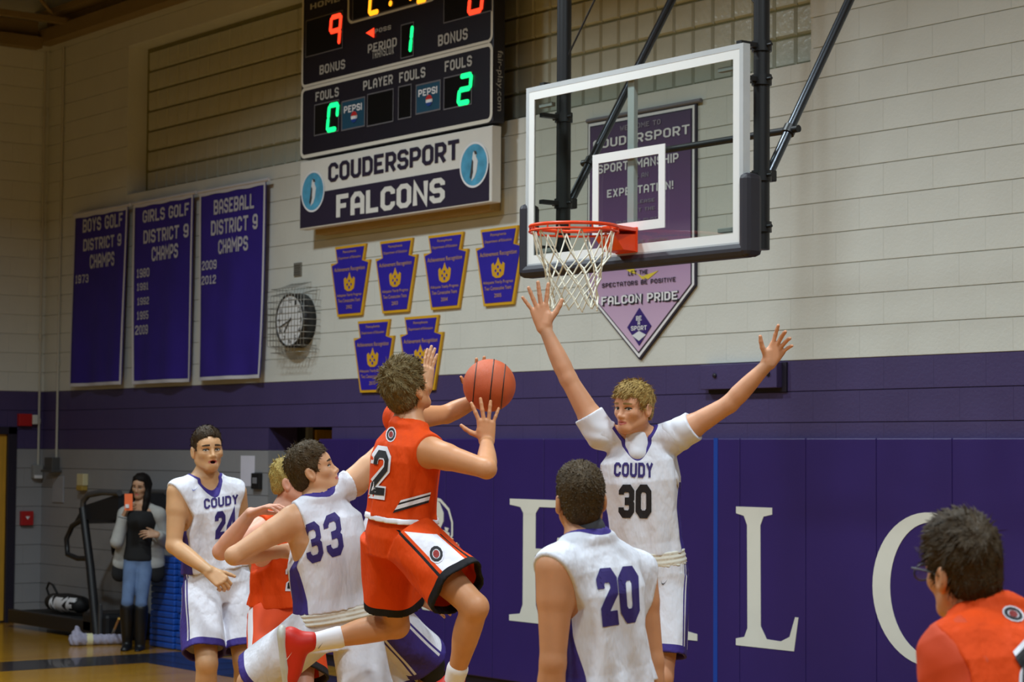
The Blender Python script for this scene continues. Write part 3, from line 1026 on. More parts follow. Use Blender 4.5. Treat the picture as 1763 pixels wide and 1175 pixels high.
def keystone(cx, zt, label, yr):
    k = empty('keystone_plaque', (cx, -.02, zt - .6))
    tag(k, label, 'plaque', 'keystone plaques')
    def shp(e):
        return [(cx - .238 + e, zt - e), (cx + .238 - e, zt - e), (cx + .205 - e, zt - .14 - e * .0), (cx + .30 - e, zt - .14 - e), (cx + .19 - e, zt - .602 + e), (cx - .19 + e, zt - .602 + e), (cx - .30 + e, zt - .14 - e), (cx - .205 + e, zt - .14)][::-1]
    MB().prism(shp(0), -.022, -.002).build('gold_board', M_KG, k)
    MB().prism(shp(.022), -.026, -.018).build('blue_face', M_KB, k)
    y = -.0285
    font_text('print_line', 'Pennsylvania', cx - .10, cx + .10, zt - .055, .028, y, M_KT, k)
    font_text('print_line', 'Department of Education', cx - .17, cx + .17, zt - .105, .028, y, M_KT, k)
    font_text('print_line', 'Achievement Recognition', cx - .235, cx + .235, zt - .205, .045, y, M_KT, k)
    font_text('print_line', 'Adequate Yearly Progress', cx - .19, cx + .19, zt - .425, .03, y, M_KT, k)
    font_text('print_line', 'Two Consecutive Years', cx - .17, cx + .17, zt - .468, .03, y, M_KT, k)
    font_text('print_line', yr, cx - .045, cx + .045, zt - .525, .03, y, M_KT, k)
    # coat of arms: shield with a crest and two supporters
    z = zt - .315
    pts = [(-.085, .03), (-.06, .045), (-.045, .02), (-.02, .045), (0, .085), (.02, .045), (.045, .02), (.06, .045), (.085, .03), (.08, -.02), (.07, -.055), (.03, -.075), (-.03, -.075), (-.07, -.055), (-.08, -.02)]
    MB().prism([(cx + a, z + b) for a, b in pts][::-1], -.0285, -.026).build('coat_of_arms', M_KG, k)
    for a, b, r in ((-.03, -.02, .012), (.03, -.02, .012), (0, .01, .012), (0, -.045, .014)):
        MB().lathe([(0, 0), (r, 0), (r, .0005)], (cx + a, -.029, z + b), (0, -1, 0), 8).build('shield_mark', M_KB, k, recalc=False)


for cx, zt, lb, yr in ((-6.27, 3.576, 'blue keystone plaque at the left end of the upper row of four', '2002'),
                   (-5.585, 3.572, 'blue keystone plaque second from the left in the upper row', '2003'),
                   (-4.89, 3.568, 'blue keystone plaque third from the left in the upper row', '2004'),
                   (-4.185, 3.562, 'blue keystone plaque beside the backboard, its edge behind the padding', '2005'),
                   (-5.905, 2.921, 'blue keystone plaque left in the lower pair, overlapping the purple band', '2010'),
                   (-5.215, 2.924, 'blue keystone plaque behind the raised hand, right in the lower pair', '2011')):
    keystone(cx, zt, lb, yr)

# ================================================================== WALL CLOCK WITH WIRE GUARD
ck = empty('wall_clock', (-7.05, -.1, 2.75))
tag(ck, 'round white wall clock behind a wire guard, between banners and plaques', 'clock')
CY = -.13
kx, kz = WP(498, 552, CY)
KR = .228
MB().lathe([(0, 0), (KR + .012, 0), (KR + .012, .125), (KR - .008, .13), (KR - .008, .12)], (kx, -.002, kz), (0, -1, 0), 40).build('case', M_BLACK, ck, recalc=False)
MB().lathe([(KR - .008, .0), (0, 0)], (kx, CY + .008, kz), (0, 1, 0), 40).build('dial', mat('clock_dial', '#dfdfe0', .5), ck)
for h in range(12):
    a = math.radians(90 - 30 * (h + 1))
    tx, tz = kx + math.cos(a) * KR * .78, kz + math.sin(a) * KR * .78
    font_text('numeral', str(h + 1), tx - .018, tx + .018, tz, .045, CY + .005, M_BLACK, ck)
def hand(ang, L, w):
    a = math.radians(90 - ang)
    d = np.array([math.cos(a), math.sin(a)])
    q = ribbon([np.array([kx, kz]) - d * .03, np.array([kx, kz]) + d * L], w)[0]
    MB().add([(v[0], CY + .002, v[1]) for v in q], [(0, 1, 2, 3)]).build('hand', M_BLACK, ck, recalc=False)
hand(252, .19, .006); hand(222, .135, .008)
M_WIRE = mat('guard_wire', '#8d8b84', .4, metal=.5)
gd = MB()
gw, gh, gy = .30, .33, -.17
for k in range(13):
    xx = kx - gw + gw * 2 * k / 12
    hh = gh * (1.0 if abs(k - 6) < 4 else .78)
    gd.tube([(xx * .98 + kx * .02, -.004, kz + hh * 1.02), (xx, gy, kz + hh * .85), (xx, gy, kz - hh * .85), (xx * .98 + kx * .02, -.004, kz - hh * 1.02)], .0028, 5)
for k in range(11):
    zz = kz - gh * .85 + gh * 1.7 * k / 10
    ww = gw * (1.0 if abs(k - 5) < 4 else .8)
    gd.tube([(kx - ww * 1.03, -.004, zz), (kx - ww, gy, zz), (kx + ww, gy, zz), (kx + ww * 1.03, -.004, zz)], .0028, 5)
gd.build('wire_guard', M_WIRE, ck)

# ================================================================== SPORTSMANSHIP BANNER
sbn = empty('welcome_banner', (-2.53, -.02, 2.49))
tag(sbn, 'pointed purple to pink welcome banner behind the glass backboard', 'banner')
def grad_material():
    m = bpy.data.materials.new('printed_purple_fade')
    m.use_nodes = True
    nt = m.node_tree
    b = nt.nodes['Principled BSDF']
    tc = nt.nodes.new('ShaderNodeTexCoord')
    sp = nt.nodes.new('ShaderNodeSeparateXYZ')
    nt.links.new(tc.outputs['Object'], sp.inputs[0])
    mr = nt.nodes.new('ShaderNodeMapRange')
    mr.inputs[1].default_value = 2.5
    mr.inputs[2].default_value = 4.25
    nt.links.new(sp.outputs[2], mr.inputs[0])
    cr = nt.nodes.new('ShaderNodeValToRGB')
    cr.color_ramp.elements[0].color = (*lin('#d3b6d2'), 1)
    cr.color_ramp.elements[1].color = (*lin('#463456'), 1)
    e_ = cr.color_ramp.elements.new(.33); e_.color = (*lin('#b596b8'), 1)
    e_ = cr.color_ramp.elements.new(.55); e_.color = (*lin('#6d4c7c'), 1)
    nt.links.new(mr.outputs[0], cr.inputs[0])
    nt.links.new(cr.outputs[0], b.inputs['Base Color'])
    b.inputs['Roughness'].default_value = .5
    return m
bx0, bx1 = -3.115, -1.945
def pent(e, d=0):
    return [(bx0 + e, 4.25 - e), (bx1 - e, 4.25 - e), (bx1 - e, 2.985 + e * .3), ((bx0 + bx1) / 2, 2.487 + e * 1.4), (bx0 + e, 2.985 + e * .3)][::-1]
MB().prism(pent(0), -.022, -.004).build('backing_or_shade', mat('banner_hem_dark', '#2c2638', .6), sbn)
MB().prism(pent(.012), -.0255, -.02).build('white_border', M_PRINT_W, sbn)
MB().prism(pent(.032), -.028, -.024).build('dark_border', mat('banner_hem_dark', '#2c2638', .6), sbn)
MB().prism(pent(.042), -.031, -.027).build('printed_field', grad_material(), sbn)
MB().tube([(bx0 - .01, -.02, 4.262), (bx1 + .05, -.02, 4.262)], .016).build('rod', mat('rod_grey', '#77747c', .5), sbn)
BY = -.032
M_BG = mat('banner_grey_print', '#8f8798', .6)
for s, a, b, m in (('WELCOME TO', (1068, 226), (1138, 205), M_BG), ('COUDERSPORT', (1022, 258), (1188, 214), M_PRINT_W), ('WHERE', (1092, 258), (1120, 250), M_BG),
                   ('SPORTSMANSHIP', (1030, 300), (1169, 263), M_PRINT_W), ('IS AN', (1092, 308), (1117, 296), M_BG), ('EXPECTATION!', (1046, 341), (1160, 311), M_PRINT_W),
                   ('PLEASE', (1090, 352), (1128, 341), M_BG), ('LET THE', (1088, 366), (1128, 355), M_BG), ('PLAYERS PLAY', (1062, 385), (1132, 373), M_BG), ('OFFICIALS BE HUMAN', (1046, 425), (1150, 408), M_BG),
                   ('LET THE', (1082, 475), (1116, 464), M_DARK), ('SPECTATORS BE POSITIVE', (1037, 496), (1164, 477), M_DARK)):
    wtext('printed_word', s, a, b, BY, m, sbn, hw=.5)
wtext('word_shadow', 'FALCON PRIDE', (1038, 528), (1169, 501), BY, M_DARK, sbn, hw=.75, off=.003)
wtext('printed_word', 'FALCON PRIDE', (1036.5, 526), (1167.5, 501), BY, M_PRINT_W, sbn, hw=.55, off=.006)
dx, dz = WP(1101, 563, BY)
MB().prism([(dx - .13, dz), (dx, dz - .135), (dx + .13, dz), (dx, dz + .135)], BY - .004, BY).build('diamond', mat('diamond_purple', '#35206e', .5), sbn)
MB().prism([(dx - .075, dz - .06), (dx, dz - .10), (dx + .075, dz - .06), (dx, dz - .03)], BY - .006, BY - .003).build('diamond_base', mat('bird_white', '#d9dde0', .6), sbn)
for s, a, b, c in (('BE', -.03, .03, .045), ('A', -.012, .012, .012), ('SPORT', -.085, .085, -.025)):
    flat_text('printed_word', s, dx + a, dx + b, dz + c, dz + c + .032, BY - .006, M_PRINT_W, sbn)
for pts in ([(1076, 463), (1092, 463), (1096, 472), (1088, 471)], [(1096, 470), (1112, 480), (1106, 481)], [(1106, 476), (1134, 466), (1116, 481)]):
    MB().prism([WP(u, v, BY) for u, v in pts], BY - .003, BY - .001).build('gold_mark', mat('banner_gold', '#d8c23a', .6), sbn)

# ================================================================== BASKETBALL HOOP
hp = empty('basketball_hoop', (0, -2.2, 2.85))
tag(hp, 'glass basketball backboard with orange rim, white net and black masts', 'basketball hoop')
HY = -2.316
M_ALU = mat('brushed_aluminium', '#c9ccce', .4, metal=.25, var=.04)
M_BWH = mat('backboard_white', '#e4e4e2', .4)
M_OR = mat('rim_orange', '#ee4410', .35, var=.03)
M_NET = mat('net_cord', '#e6e2d0', .85)
M_HPAD = mat('hoop_padding', '#2a2830', .5, var=.05)
gm = bpy.data.materials.new('backboard_glass')
gm.use_nodes = True
nt = gm.node_tree
nt.nodes.remove(nt.nodes['Principled BSDF'])
tr = nt.nodes.new('ShaderNodeBsdfTransparent'); tr.inputs[0].default_value = (.90, .93, .91, 1)
gl = nt.nodes.new('ShaderNodeBsdfGlossy'); gl.inputs['Roughness'].default_value = .02
mx = nt.nodes.new('ShaderNodeMixShader'); mx.inputs[0].default_value = .07
nt.links.new(tr.outputs[0], mx.inputs[1]); nt.links.new(gl.outputs[0], mx.inputs[2]); nt.links.new(mx.outputs[0], nt.nodes['Material Output'].inputs[0])
hw, zb, zt = .9144, 2.896, 3.962
MB().box((-hw + .02, HY + .006, zb + .02), (hw - .02, HY + .018, zt - .02)).build('glass_pane', gm, hp)
def frame_rect(x0, x1, z0, z1, w, y0, y1, name, m, ch=0):
    f = MB()
    f.box((x0, y0, z0), (x0 + w, y1, z1), ch).box((x1 - w, y0, z0), (x1, y1, z1), ch).box((x0 + w, y0, z1 - w), (x1 - w, y1, z1), ch).box((x0 + w, y0, z0), (x1 - w, y1, z0 + w), ch)
    return f.build(name, m, hp)
frame_rect(-hw, hw, zb, zt, .028, HY, HY + .05, 'steel_frame', M_ALU)
frame_rect(-hw + .028, hw - .028, zb + .028, zt - .028, .048, HY + .001, HY + .006, 'white_border', M_BWH)
frame_rect(-.305, .305, 3.045, 3.502, .051, HY + .001, HY + .006, 'target_square', M_BWH)
MB().box((-.028, HY + .02, 3.0), (.028, HY + .05, zt - .03), .004).build('centre_strut', M_ALU, hp)
for sx in (-1, 1):
    for zz in (zb + .1, zt - .115):
        MB().box((sx * .76 - .06, HY + .02, zz - .012), (sx * .76 + .06, HY + .05, zz + .012), .003).build('corner_bracket', mat('bracket_grey', '#8f918f', .5), hp)
# moulded edge padding: lower edge and both bottom corners
pd = MB()
for sx in (-1, 1):
    pd.box((min(sx * (hw - .022), sx * (hw + .05)), HY - .02, zb - .05), (max(sx * (hw - .022), sx * (hw + .05)), HY + .10, zb + .385), .03)
pd.box((-hw - .03, HY - .019, zb - .052), (hw + .03, HY + .088, zb + .022), .028)
pd.build('edge_padding', M_HPAD, hp)
# masts, braces, struts
MY = -2.10
for sx in (-1, 1):
    x = .83 * sx
    MB().tube([(x, MY, 2.90), (x, MY, ROOF)], .043, 16).build('mast', M_BLACK, hp)
    for zz in (3.98, 3.80, 3.29, 3.02):
        c = MB().tube([(x, MY, zz - .028), (x, MY, zz + .028)], .054, 14)
        c.box((x - .02, HY + .05, zz - .012), (x + .02, MY, zz + .012))
        c.tube([(x - .085, MY - .01, zz), (x + .085, MY - .01, zz)], .009, 6)
        c.build('clamp', M_BLACK, hp)
    A, B = np.array([x, MY + .05, 3.30]), np.array([x, -1.43, 4.32])
    C_ = A + (B - A) * 3.0
    MB().tube([A, C_], .026, 14).build('strut', mat('strut_grey_steel', '#50545a', .28, metal=.8), hp)
    MB().box((x - .03, MY, 3.265), (x + .03, MY + .085, 3.325), .006).build('strut_hinge', M_BLACK, hp)
    q = A + (B - A) * .25
    MB().tube([q - (B - A) * .02, q + (B - A) * .02], .036, 12).build('strut_collar', M_BLACK, hp)
q = np.array([0, MY + .05, 3.30]) + (np.array([0, -1.43, 4.32]) - np.array([0, MY + .05, 3.30])) * .25
MB().tube([(-.90, q[1], q[2]), (.90, q[1], q[2])], .02, 12).build('cross_bar', M_BLACK, hp)
MB().tube([(-.83, MY, 4.12), (.4, MY, 5.6), (.83, MY, 6.1)], .006, 6).build('brace_cable', M_BLACK, hp)
MB().tube([(.83, MY, 4.16), (-.4, MY, 5.6), (-.83, MY, 6.1)], .006, 6).build('brace_cable', M_BLACK, hp)
# rim with its mounting
RZ, RC, RR = 3.045, np.array([0, HY - .381, 3.045]), .2365
def circ(r, z, n=48): return [(RC[0] + r * math.cos(2 * math.pi * k / n), RC[1] + r * math.sin(2 * math.pi * k / n), z) for k in range(n)]
rim = MB().tube(circ(RR, RZ), .0095, 10, closed=True)
rim.tube(circ(RR + .004, RZ - .028), .006, 8, closed=True)
for k in range(12):
    a = 2 * math.pi * (k + .5) / 12
    rim.tube([RC + np.array([math.cos(a) * (RR + .002), math.sin(a) * (RR + .002), -.005]), RC + np.array([math.cos(a) * (RR + .004), math.sin(a) * (RR + .004), -.03])], .005, 6)
rim.build('rim', M_OR, hp)
bk = MB()
bk.box((-.09, HY - .012, 2.925), (.09, HY, 3.065), .004)
bk.add([(-.085, HY, RZ + .014), (.085, HY, RZ + .014), (.16, HY - .21, RZ + .012), (-.16, HY - .21, RZ + .012),
        (-.085, HY, RZ - .004), (.085, HY, RZ - .004), (.16, HY - .21, RZ - .006), (-.16, HY - .21, RZ - .006)],
       [(0, 1, 2, 3), (4, 7, 6, 5), (0, 3, 7, 4), (1, 5, 6, 2), (3, 2, 6, 7)])
bk.add([(-.085, HY, RZ - .02), (-.085, HY, 2.93), (-.085, HY - .10, 2.935), (-.085, HY - .17, RZ - .03),
        (.085, HY, RZ - .02), (.085, HY, 2.93), (.085, HY - .10, 2.935), (.085, HY - .17, RZ - .03)],
       [(0, 1, 2, 3), (4, 7, 6, 5), (1, 5, 6, 2), (2, 6, 7, 3), (0, 3, 7, 4)])
bk.build('rim_mount', M_OR, hp)
# net: twelve loops, knotted diamonds that gather and flare slightly
lv = [(.0, .232), (-.135, .195), (-.195, .165), (-.255, .145), (-.31, .135), (-.365, .133), (-.42, .14)]
nt_ = MB()
NL = 12
def nv(l, k):
    dz_, r = lv[l]
    a = 2 * math.pi * (k + (.5 if l % 2 else 0)) / NL
    j = .008 * math.sin(5.1 * k + 3.3 * l)
    return RC + np.array([math.cos(a) * (r + j), math.sin(a) * (r + j) * .97, dz_ - .02 + .008 * math.sin(2.7 * k + l)])
for l in range(len(lv) - 1):
    for k in range(NL):
        for d in ((0, -1) if (l % 2 == 0) else (0, 1)):
            p0, p1 = nv(l, k), nv(l + 1, k + d)
            sag = np.array([0, 0, -.004]) + unit((p0 + p1) / 2 - RC) * -.003
            nt_.tube([p0, p0 * .66 + p1 * .34 + sag, p0 * .34 + p1 * .66 + sag, p1], .0044, 5)
for l in range(1, len(lv)):
    for k in range(NL):
        c = nv(l, k)
        nt_.lathe([(0, -.008), (.006, -.004), (.006, .004), (0, .008)], c, (0, 0, 1), 5)
nt_.build('net', M_NET, hp)

# ================================================================== IMPLICIT-SURFACE MODELLER (people and clothes)
def rc(a, b, r, k=.02, op='u', n=None, s=1.0):
    """tapered limb from a to b; r = radii along it; optionally flattened by s along n"""
    return dict(t='rc', a=np.asarray(a, float), b=np.asarray(b, float), r=np.atleast_1d(np.asarray(r, float)), k=k, op=op,
                n=None if n is None else unit(n), s=s)


def el(c, rad, M=None, k=.02, op='u'):
    return dict(t='el', c=np.asarray(c, float), r=np.asarray(rad, float) * np.ones(3), M=np.eye(3) if M is None else np.asarray(M, float), k=k, op=op)


def loft(A, B, rA, rB, ks, ka, kb, s0=0., s1=1., k=.02, op='u', n=2.4, fold=None, bow=None, grow=0.):
    """elliptic tube around A->B: half-widths ka along the r axis, kb across it, flat ends at s0 and s1"""
    return dict(t='lo', a=np.asarray(A, float), b=np.asarray(B, float), rA=unit(rA), rB=unit(rB), ks=ks, ka=np.asarray(ka) + grow, kb=np.asarray(kb) + grow,
                s0=s0, s1=s1, k=k, op=op, n=n, fold=fold, bow=bow)


def loft_local(q, p):
    a, b = q['a'], q['b']
    w = b - a
    L = np.linalg.norm(w)
    w = w / L
    pa = p - a
    s = pa @ w / L
    sc = np.clip(s, 0, 1)
    if q['bow'] is not None:
        pa = pa - (4 * sc * (1 - sc))[..., None] * q['bow']
    if float(np.abs(q['rA'] - q['rB']).max()) < 1e-6:
        rr = q['rA'] - (q['rA'] @ w) * w
        rr = rr / np.linalg.norm(rr)
        return s, pa @ rr, pa @ np.cross(w, rr), L
    rr = q['rA'] + sc[..., None] * (q['rB'] - q['rA'])
    rr = rr - (rr @ w)[..., None] * w
    rr /= np.linalg.norm(rr, axis=-1, keepdims=True) + 1e-9
    ff = np.cross(w, rr)
    x = (pa * rr).sum(-1)
    y = (pa * ff).sum(-1)
    return s, x, y, L


def pdist(q, p):
    if q['t'] == 'rc':
        a, b = q['a'], q['b']
        ba = b - a
        pa = p - a
        t = np.clip(pa @ ba / (ba @ ba + 1e-12), 0, 1)
        v = pa - t[..., None] * ba
        if q['n'] is not None:
            v = v + ((v @ q['n']) * (1 / q['s'] - 1))[..., None] * q['n']
        r = q['r'][0] if len(q['r']) == 1 else np.interp(t, np.linspace(0, 1, len(q['r'])), q['r']).astype(p.dtype)
        return np.sqrt((v * v).sum(-1)) - r
    if q['t'] == 'el':
        v = (p - q['c']) @ q['M'] / q['r']
        k0 = np.sqrt((v * v).sum(-1))
        k1 = np.sqrt(((v / q['r']) ** 2).sum(-1)) + 1e-9
        return k0 * (k0 - 1) / k1
    s, x, y, L = loft_local(q, p)
    a = np.interp(s, q['ks'], q['ka']).astype(p.dtype)
    b = np.interp(s, q['ks'], q['kb']).astype(p.dtype)
    n = q['n']
    rr = (np.abs(x / a) ** n + np.abs(y / b) ** n) ** (1 / n)
    d = (rr - 1) * np.minimum(a, b)
    if q['fold'] is not None:
        d = d - q['fold'](s, np.arctan2(y / b, x / a))
    return np.maximum(np.maximum(d, (s - q['s1']) * L), (q['s0'] - s) * L)


def combine(d, e, k, op):
    if op == 'u':
        if k <= 0: return np.minimum(d, e)
        h = np.maximum(k - np.abs(d - e), 0) / k
        return np.minimum(d, e) - h * h * k * .25
    e = -e
    if k <= 0: return np.maximum(d, e)
    h = np.maximum(k - np.abs(d - e), 0) / k
    return np.maximum(d, e) + h * h * k * .25


def sdf_mesh(prims, h, lo=None, hi=None, post=None, pad=.03):
    """blockwise evaluation + surface nets; returns vertices and quads"""
    if lo is None:
        los, his = [], []
        for q in prims:
            if q['op'] != 'u': continue
            if q['t'] == 'el':
                los.append(q['c'] - q['r'].max()); his.append(q['c'] + q['r'].max())
            else:
                R = q['r'].max() if q['t'] == 'rc' else max(q['ka'].max(), q['kb'].max()) * 1.1
                for e in (q['a'], q['b']):
                    los.append(e - R); his.append(e + R)
        lo, hi = np.min(los, 0) - pad, np.max(his, 0) + pad
    prims = [{k_: (v_.astype(np.float32) if isinstance(v_, np.ndarray) else v_) for k_, v_ in q.items()} for q in prims]
    lo, hi = np.asarray(lo, float), np.asarray(hi, float)
    B = 8
    nb = np.ceil((hi - lo) / (h * B)).astype(int)
    n = nb * B
    bi = np.stack(np.meshgrid(*[np.arange(k) for k in nb], indexing='ij'), -1).reshape(-1, 3)
    cen = (lo + (bi * B + (B - 1) / 2) * h).astype(np.float32)
    Rb = (B + 1) / 2 * h * 1.75
    dc = np.full(len(cen), 1.0, np.float32)
    near = []
    for q in prims:
        e = pdist(q, cen)
        sc = q.get('s', 1.0) if q['t'] == 'rc' else (q['r'].min() / q['r'].max() if q['t'] == 'el' else .8)
        near.append(e * sc < Rb + q['k'] + .006)
        dc = combine(dc, e, q['k'], q['op'])
    if post is not None:
        dc = post(dc, cen)
    act = np.zeros(len(cen), bool)
    for q, nr in zip(prims, near):
        if q['op'] == 'u': act |= nr
    act &= (np.abs(dc) < Rb * 1.35 + .012)
    ai = np.nonzero(act)[0]
    off = np.stack(np.meshgrid(*[np.arange(B)] * 3, indexing='ij'), -1).reshape(-1, 3)
    D = np.empty(tuple(n), np.float32)
    D.reshape(nb[0], B, nb[1], B, nb[2], B)[...] = np.where(dc < 0, -1., 1.).astype(np.float32).reshape(nb[0], 1, nb[1], 1, nb[2], 1)
    Dv = D.reshape(nb[0], B, nb[1], B, nb[2], B)
    for c0 in range(0, len(ai), 1500):
        idx = ai[c0:c0 + 1500]
        base = lo + bi[idx] * B * h
        pts = (base[:, None, :] + (off * h)[None]).astype(np.float32)
        d = np.full(pts.shape[:2], 1.0, np.float32)
        for q, nr in zip(prims, near):
            sel = np.nonzero(nr[idx])[0]
            if len(sel) == 0: continue
            d[sel] = combine(d[sel], pdist(q, pts[sel]), q['k'], q['op'])
        if post is not None:
            d = post(d.reshape(-1), pts.reshape(-1, 3)).reshape(d.shape)
        b3 = bi[idx]
        Dv[b3[:, 0], :, b3[:, 1], :, b3[:, 2], :] = d.reshape(-1, B, B, B).astype(np.float32)
    s = D < 0
    cnt = np.zeros(tuple(n - 1), np.uint8)
    for dx in (0, 1):
        for dy in (0, 1):
            for dz in (0, 1):
                cnt += s[dx:n[0] - 1 + dx, dy:n[1] - 1 + dy, dz:n[2] - 1 + dz]
    ci = np.stack(np.nonzero((cnt > 0) & (cnt < 8)), -1)
    if len(ci) == 0:
        return np.zeros((0, 3)), np.zeros((0, 4), int)
    ids = np.full(tuple(n - 1), -1, np.int32)
    ids[ci[:, 0], ci[:, 1], ci[:, 2]] = np.arange(len(ci))
    acc = np.zeros((len(ci), 3))
    num = np.zeros(len(ci))
    cor = [(dx, dy, dz) for dx in (0, 1) for dy in (0, 1) for dz in (0, 1)]
    val = {c: D[ci[:, 0] + c[0], ci[:, 1] + c[1], ci[:, 2] + c[2]].astype(float) for c in cor}
    for c in cor:
        for ax in range(3):
            if c[ax] == 0:
                e = list(c); e[ax] = 1; e = tuple(e)
                v0, v1 = val[c], val[e]
                m = (v0 < 0) != (v1 < 0)
                t = np.where(m, v0 / np.where(m, v0 - v1, 1), 0)
                p = np.tile(np.array(c, float), (len(ci), 1))
                p[:, ax] = t
                acc += p * m[:, None]
                num += m
    V = lo + (ci + acc / num[:, None]) * h
    Q = []
    for ax in range(3):
        sl0 = [slice(None)] * 3; sl1 = [slice(None)] * 3
        sl0[ax] = slice(0, n[ax] - 1); sl1[ax] = slice(1, n[ax])
        a, b = s[tuple(sl0)], s[tuple(sl1)]
        e = np.stack(np.nonzero(a != b), -1)
        o1, o2 = [(1, 2), (2, 0), (0, 1)][ax]
        ok = (e[:, o1] > 0) & (e[:, o2] > 0) & (e[:, o1] < n[o1] - 1) & (e[:, o2] < n[o2] - 1)
        e = e[ok]
        ins = s[e[:, 0], e[:, 1], e[:, 2]]
        def cid(d1, d2):
            f = e.copy()
            f[:, o1] += d1; f[:, o2] += d2
            return ids[f[:, 0], f[:, 1], f[:, 2]]
        q = np.stack([cid(-1, -1), cid(0, -1), cid(0, 0), cid(-1, 0)], -1)
        q[~ins] = q[~ins][:, ::-1]
        Q.append(q)
    Q = np.concatenate(Q)
    return V, Q[(Q >= 0).all(1)]


def keep_faces(V, Q, fn):
    c = V[Q].mean(1)
    Q = Q[fn(c)]
    u, inv = np.unique(Q.ravel(), return_inverse=True)
    return V[u], inv.reshape(-1, 4)


def folds(seed, amp, nt=5, grow=(1., 1.), hi=12):
    """soft cloth folds running down a garment: a function of height s and angle th"""
    r = np.random.default_rng(seed)
    ks = [(r.integers(2, hi), r.uniform(-9, 9), r.uniform(0, 6.3), r.uniform(.5, 1.), r.uniform(2, 6), r.uniform(.3, 1.2)) for _ in range(nt)]

    def f(s, th):
        d = 0
        for m, c, ph, a, w, wa in ks:
            d = d + a * np.sin(m * th + c * s + ph + wa * np.sin(w * s + ph))
        g = grow[0] + (grow[1] - grow[0]) * np.clip(s, 0, 1)
        return amp * g * d / math.sqrt(nt)
    return f


# ------------------------------------------------------------------ anatomy
def frame(fwd, up):
    f = unit(fwd)
    u = np.asarray(up, float)
    u = unit(u - (u @ f) * f)
    l = np.cross(u, f)
    return np.stack([l, f, u], 1)      # columns: left, forward, up


def head_prims(c, M, sc=1.0, mouth='shut'):
    T = lambda x, y, z: c + M @ (np.array([x, y, z]) * sc)
    E = lambda x, y, z, r, **k: el(T(x, y, z), np.array(r) * sc * np.ones(3), M, **k)
    C = lambda a, b, r, **k: rc(T(*a), T(*b), np.atleast_1d(np.array(r)) * sc, **k)
    p = [E(0, -.014, .032, (.073, .092, .083), k=.0),
         E(0, .026, -.022, (.060, .062, .082), k=.03),
         E(0, .048, .035, (.056, .045, .045), k=.03)]
    for s in (-1, 1):
        p += [C((s * .052, -.005, -.048), (s * .018, .066, -.094), [.020, .016], k=.03),
              E(s * .043, .054, -.022, (.020, .022, .018), k=.025),
              C((s * .045, .070, .021), (s * .012, .082, .018), [.008, .008], k=.014)]
    p += [E(0, .070, -.095, (.022, .018, .016), k=.022), C((0, .078, -.045), (0, .078, -.08), [.022, .018], k=.022)]
    for s in (-1, 1):
        p += [E(s * .032, .090, .000, (.017, .013, .010), k=.014, op='s')]
    for s in (-1, 1):
        p += [E(s * .032, .0715, .000, (.0135, .0125, .0115), k=.004)]
    p += [C((0, .082, .012), (0, .104, -.030), [.0065, .0095], k=.014), E(0, .103, -.034, (.0095, .010, .0085), k=.008)]
    for s in (-1, 1):
        p += [E(s * .0115, .094, -.037, (.0075, .010, .007), k=.006)]
    p += [C((-.017, .090, -.0585), (.017, .090, -.0585), [.003, .0065, .003], k=.008), C((-.015, .089, -.070), (.015, .089, -.070), [.003, .0075, .003], k=.008)]
    if mouth == 'open':
        p += [E(0, .098, -.066, (.016, .024, .0085), k=.004, op='s')]
    else:
        p += [E(0, .106, -.0642, (.022, .016, .0012), k=.003, op='s')]
    for s in (-1, 1):
        ear = M @ np.array([[1, 0, 0], [0, math.cos(.25), -math.sin(.25)], [0, math.sin(.25), math.cos(.25)]])
        p += [el(T(s * .0785, -.012, -.008), np.array([.011, .021, .034]) * sc, ear, k=.008),
              el(T(s * .0905, -.006, -.006), np.array([.008, .011, .021]) * sc, ear, k=.006, op='s')]
    return p


def head_masks(V, c, M, sc=1.0, gaze=(0, 0)):
    q = ((V - c) @ M) / sc
    x, y, z = q[:, 0], q[:, 1], q[:, 2]
    ax = np.abs(x)
    far = np.where(y > .055, 0, -1)
    lip = np.minimum(.0125 - np.abs(z + .0645) - ax * .32, .024 - ax) + far
    lip = np.where((y > .08), lip, -1)
    cav = np.where((y < .0875) & (y > .06), .0085 - np.sqrt((x / 1.8) ** 2 + (z + .066) ** 2), -1)
    brow = .0052 - np.abs(z - (.0245 - 2.2 * (ax - .034) ** 2 - .06 * (ax - .034))) - np.where(ax > .034, (ax - .034) * .12, 0)
    brow = np.minimum(brow, np.minimum(.053 - ax, ax - .013)) + far
    ex = ax - .032
    eye = .0068 - np.sqrt((ex * .47) ** 2 + z ** 2) + far
    gx = np.where(x > 0, x - .032, x + .032) - gaze[0]
    iris = np.minimum(.0058 - np.sqrt(gx ** 2 + (z - gaze[1]) ** 2), eye)
    lid = np.minimum(.0022 - np.abs(np.sqrt((ex * .47) ** 2 + z ** 2) - .0066), z + .001) + far
    return dict(m_lip=lip, m_brow=brow, m_eye=eye, m_iris=np.maximum(iris, lid), m_cavity=cav)


FING = [(.0, (.044, .026, .021)), (.0, (.049, .030, .022)), (.0, (.045, .028, .021)), (.0, (.035, .021, .019))]


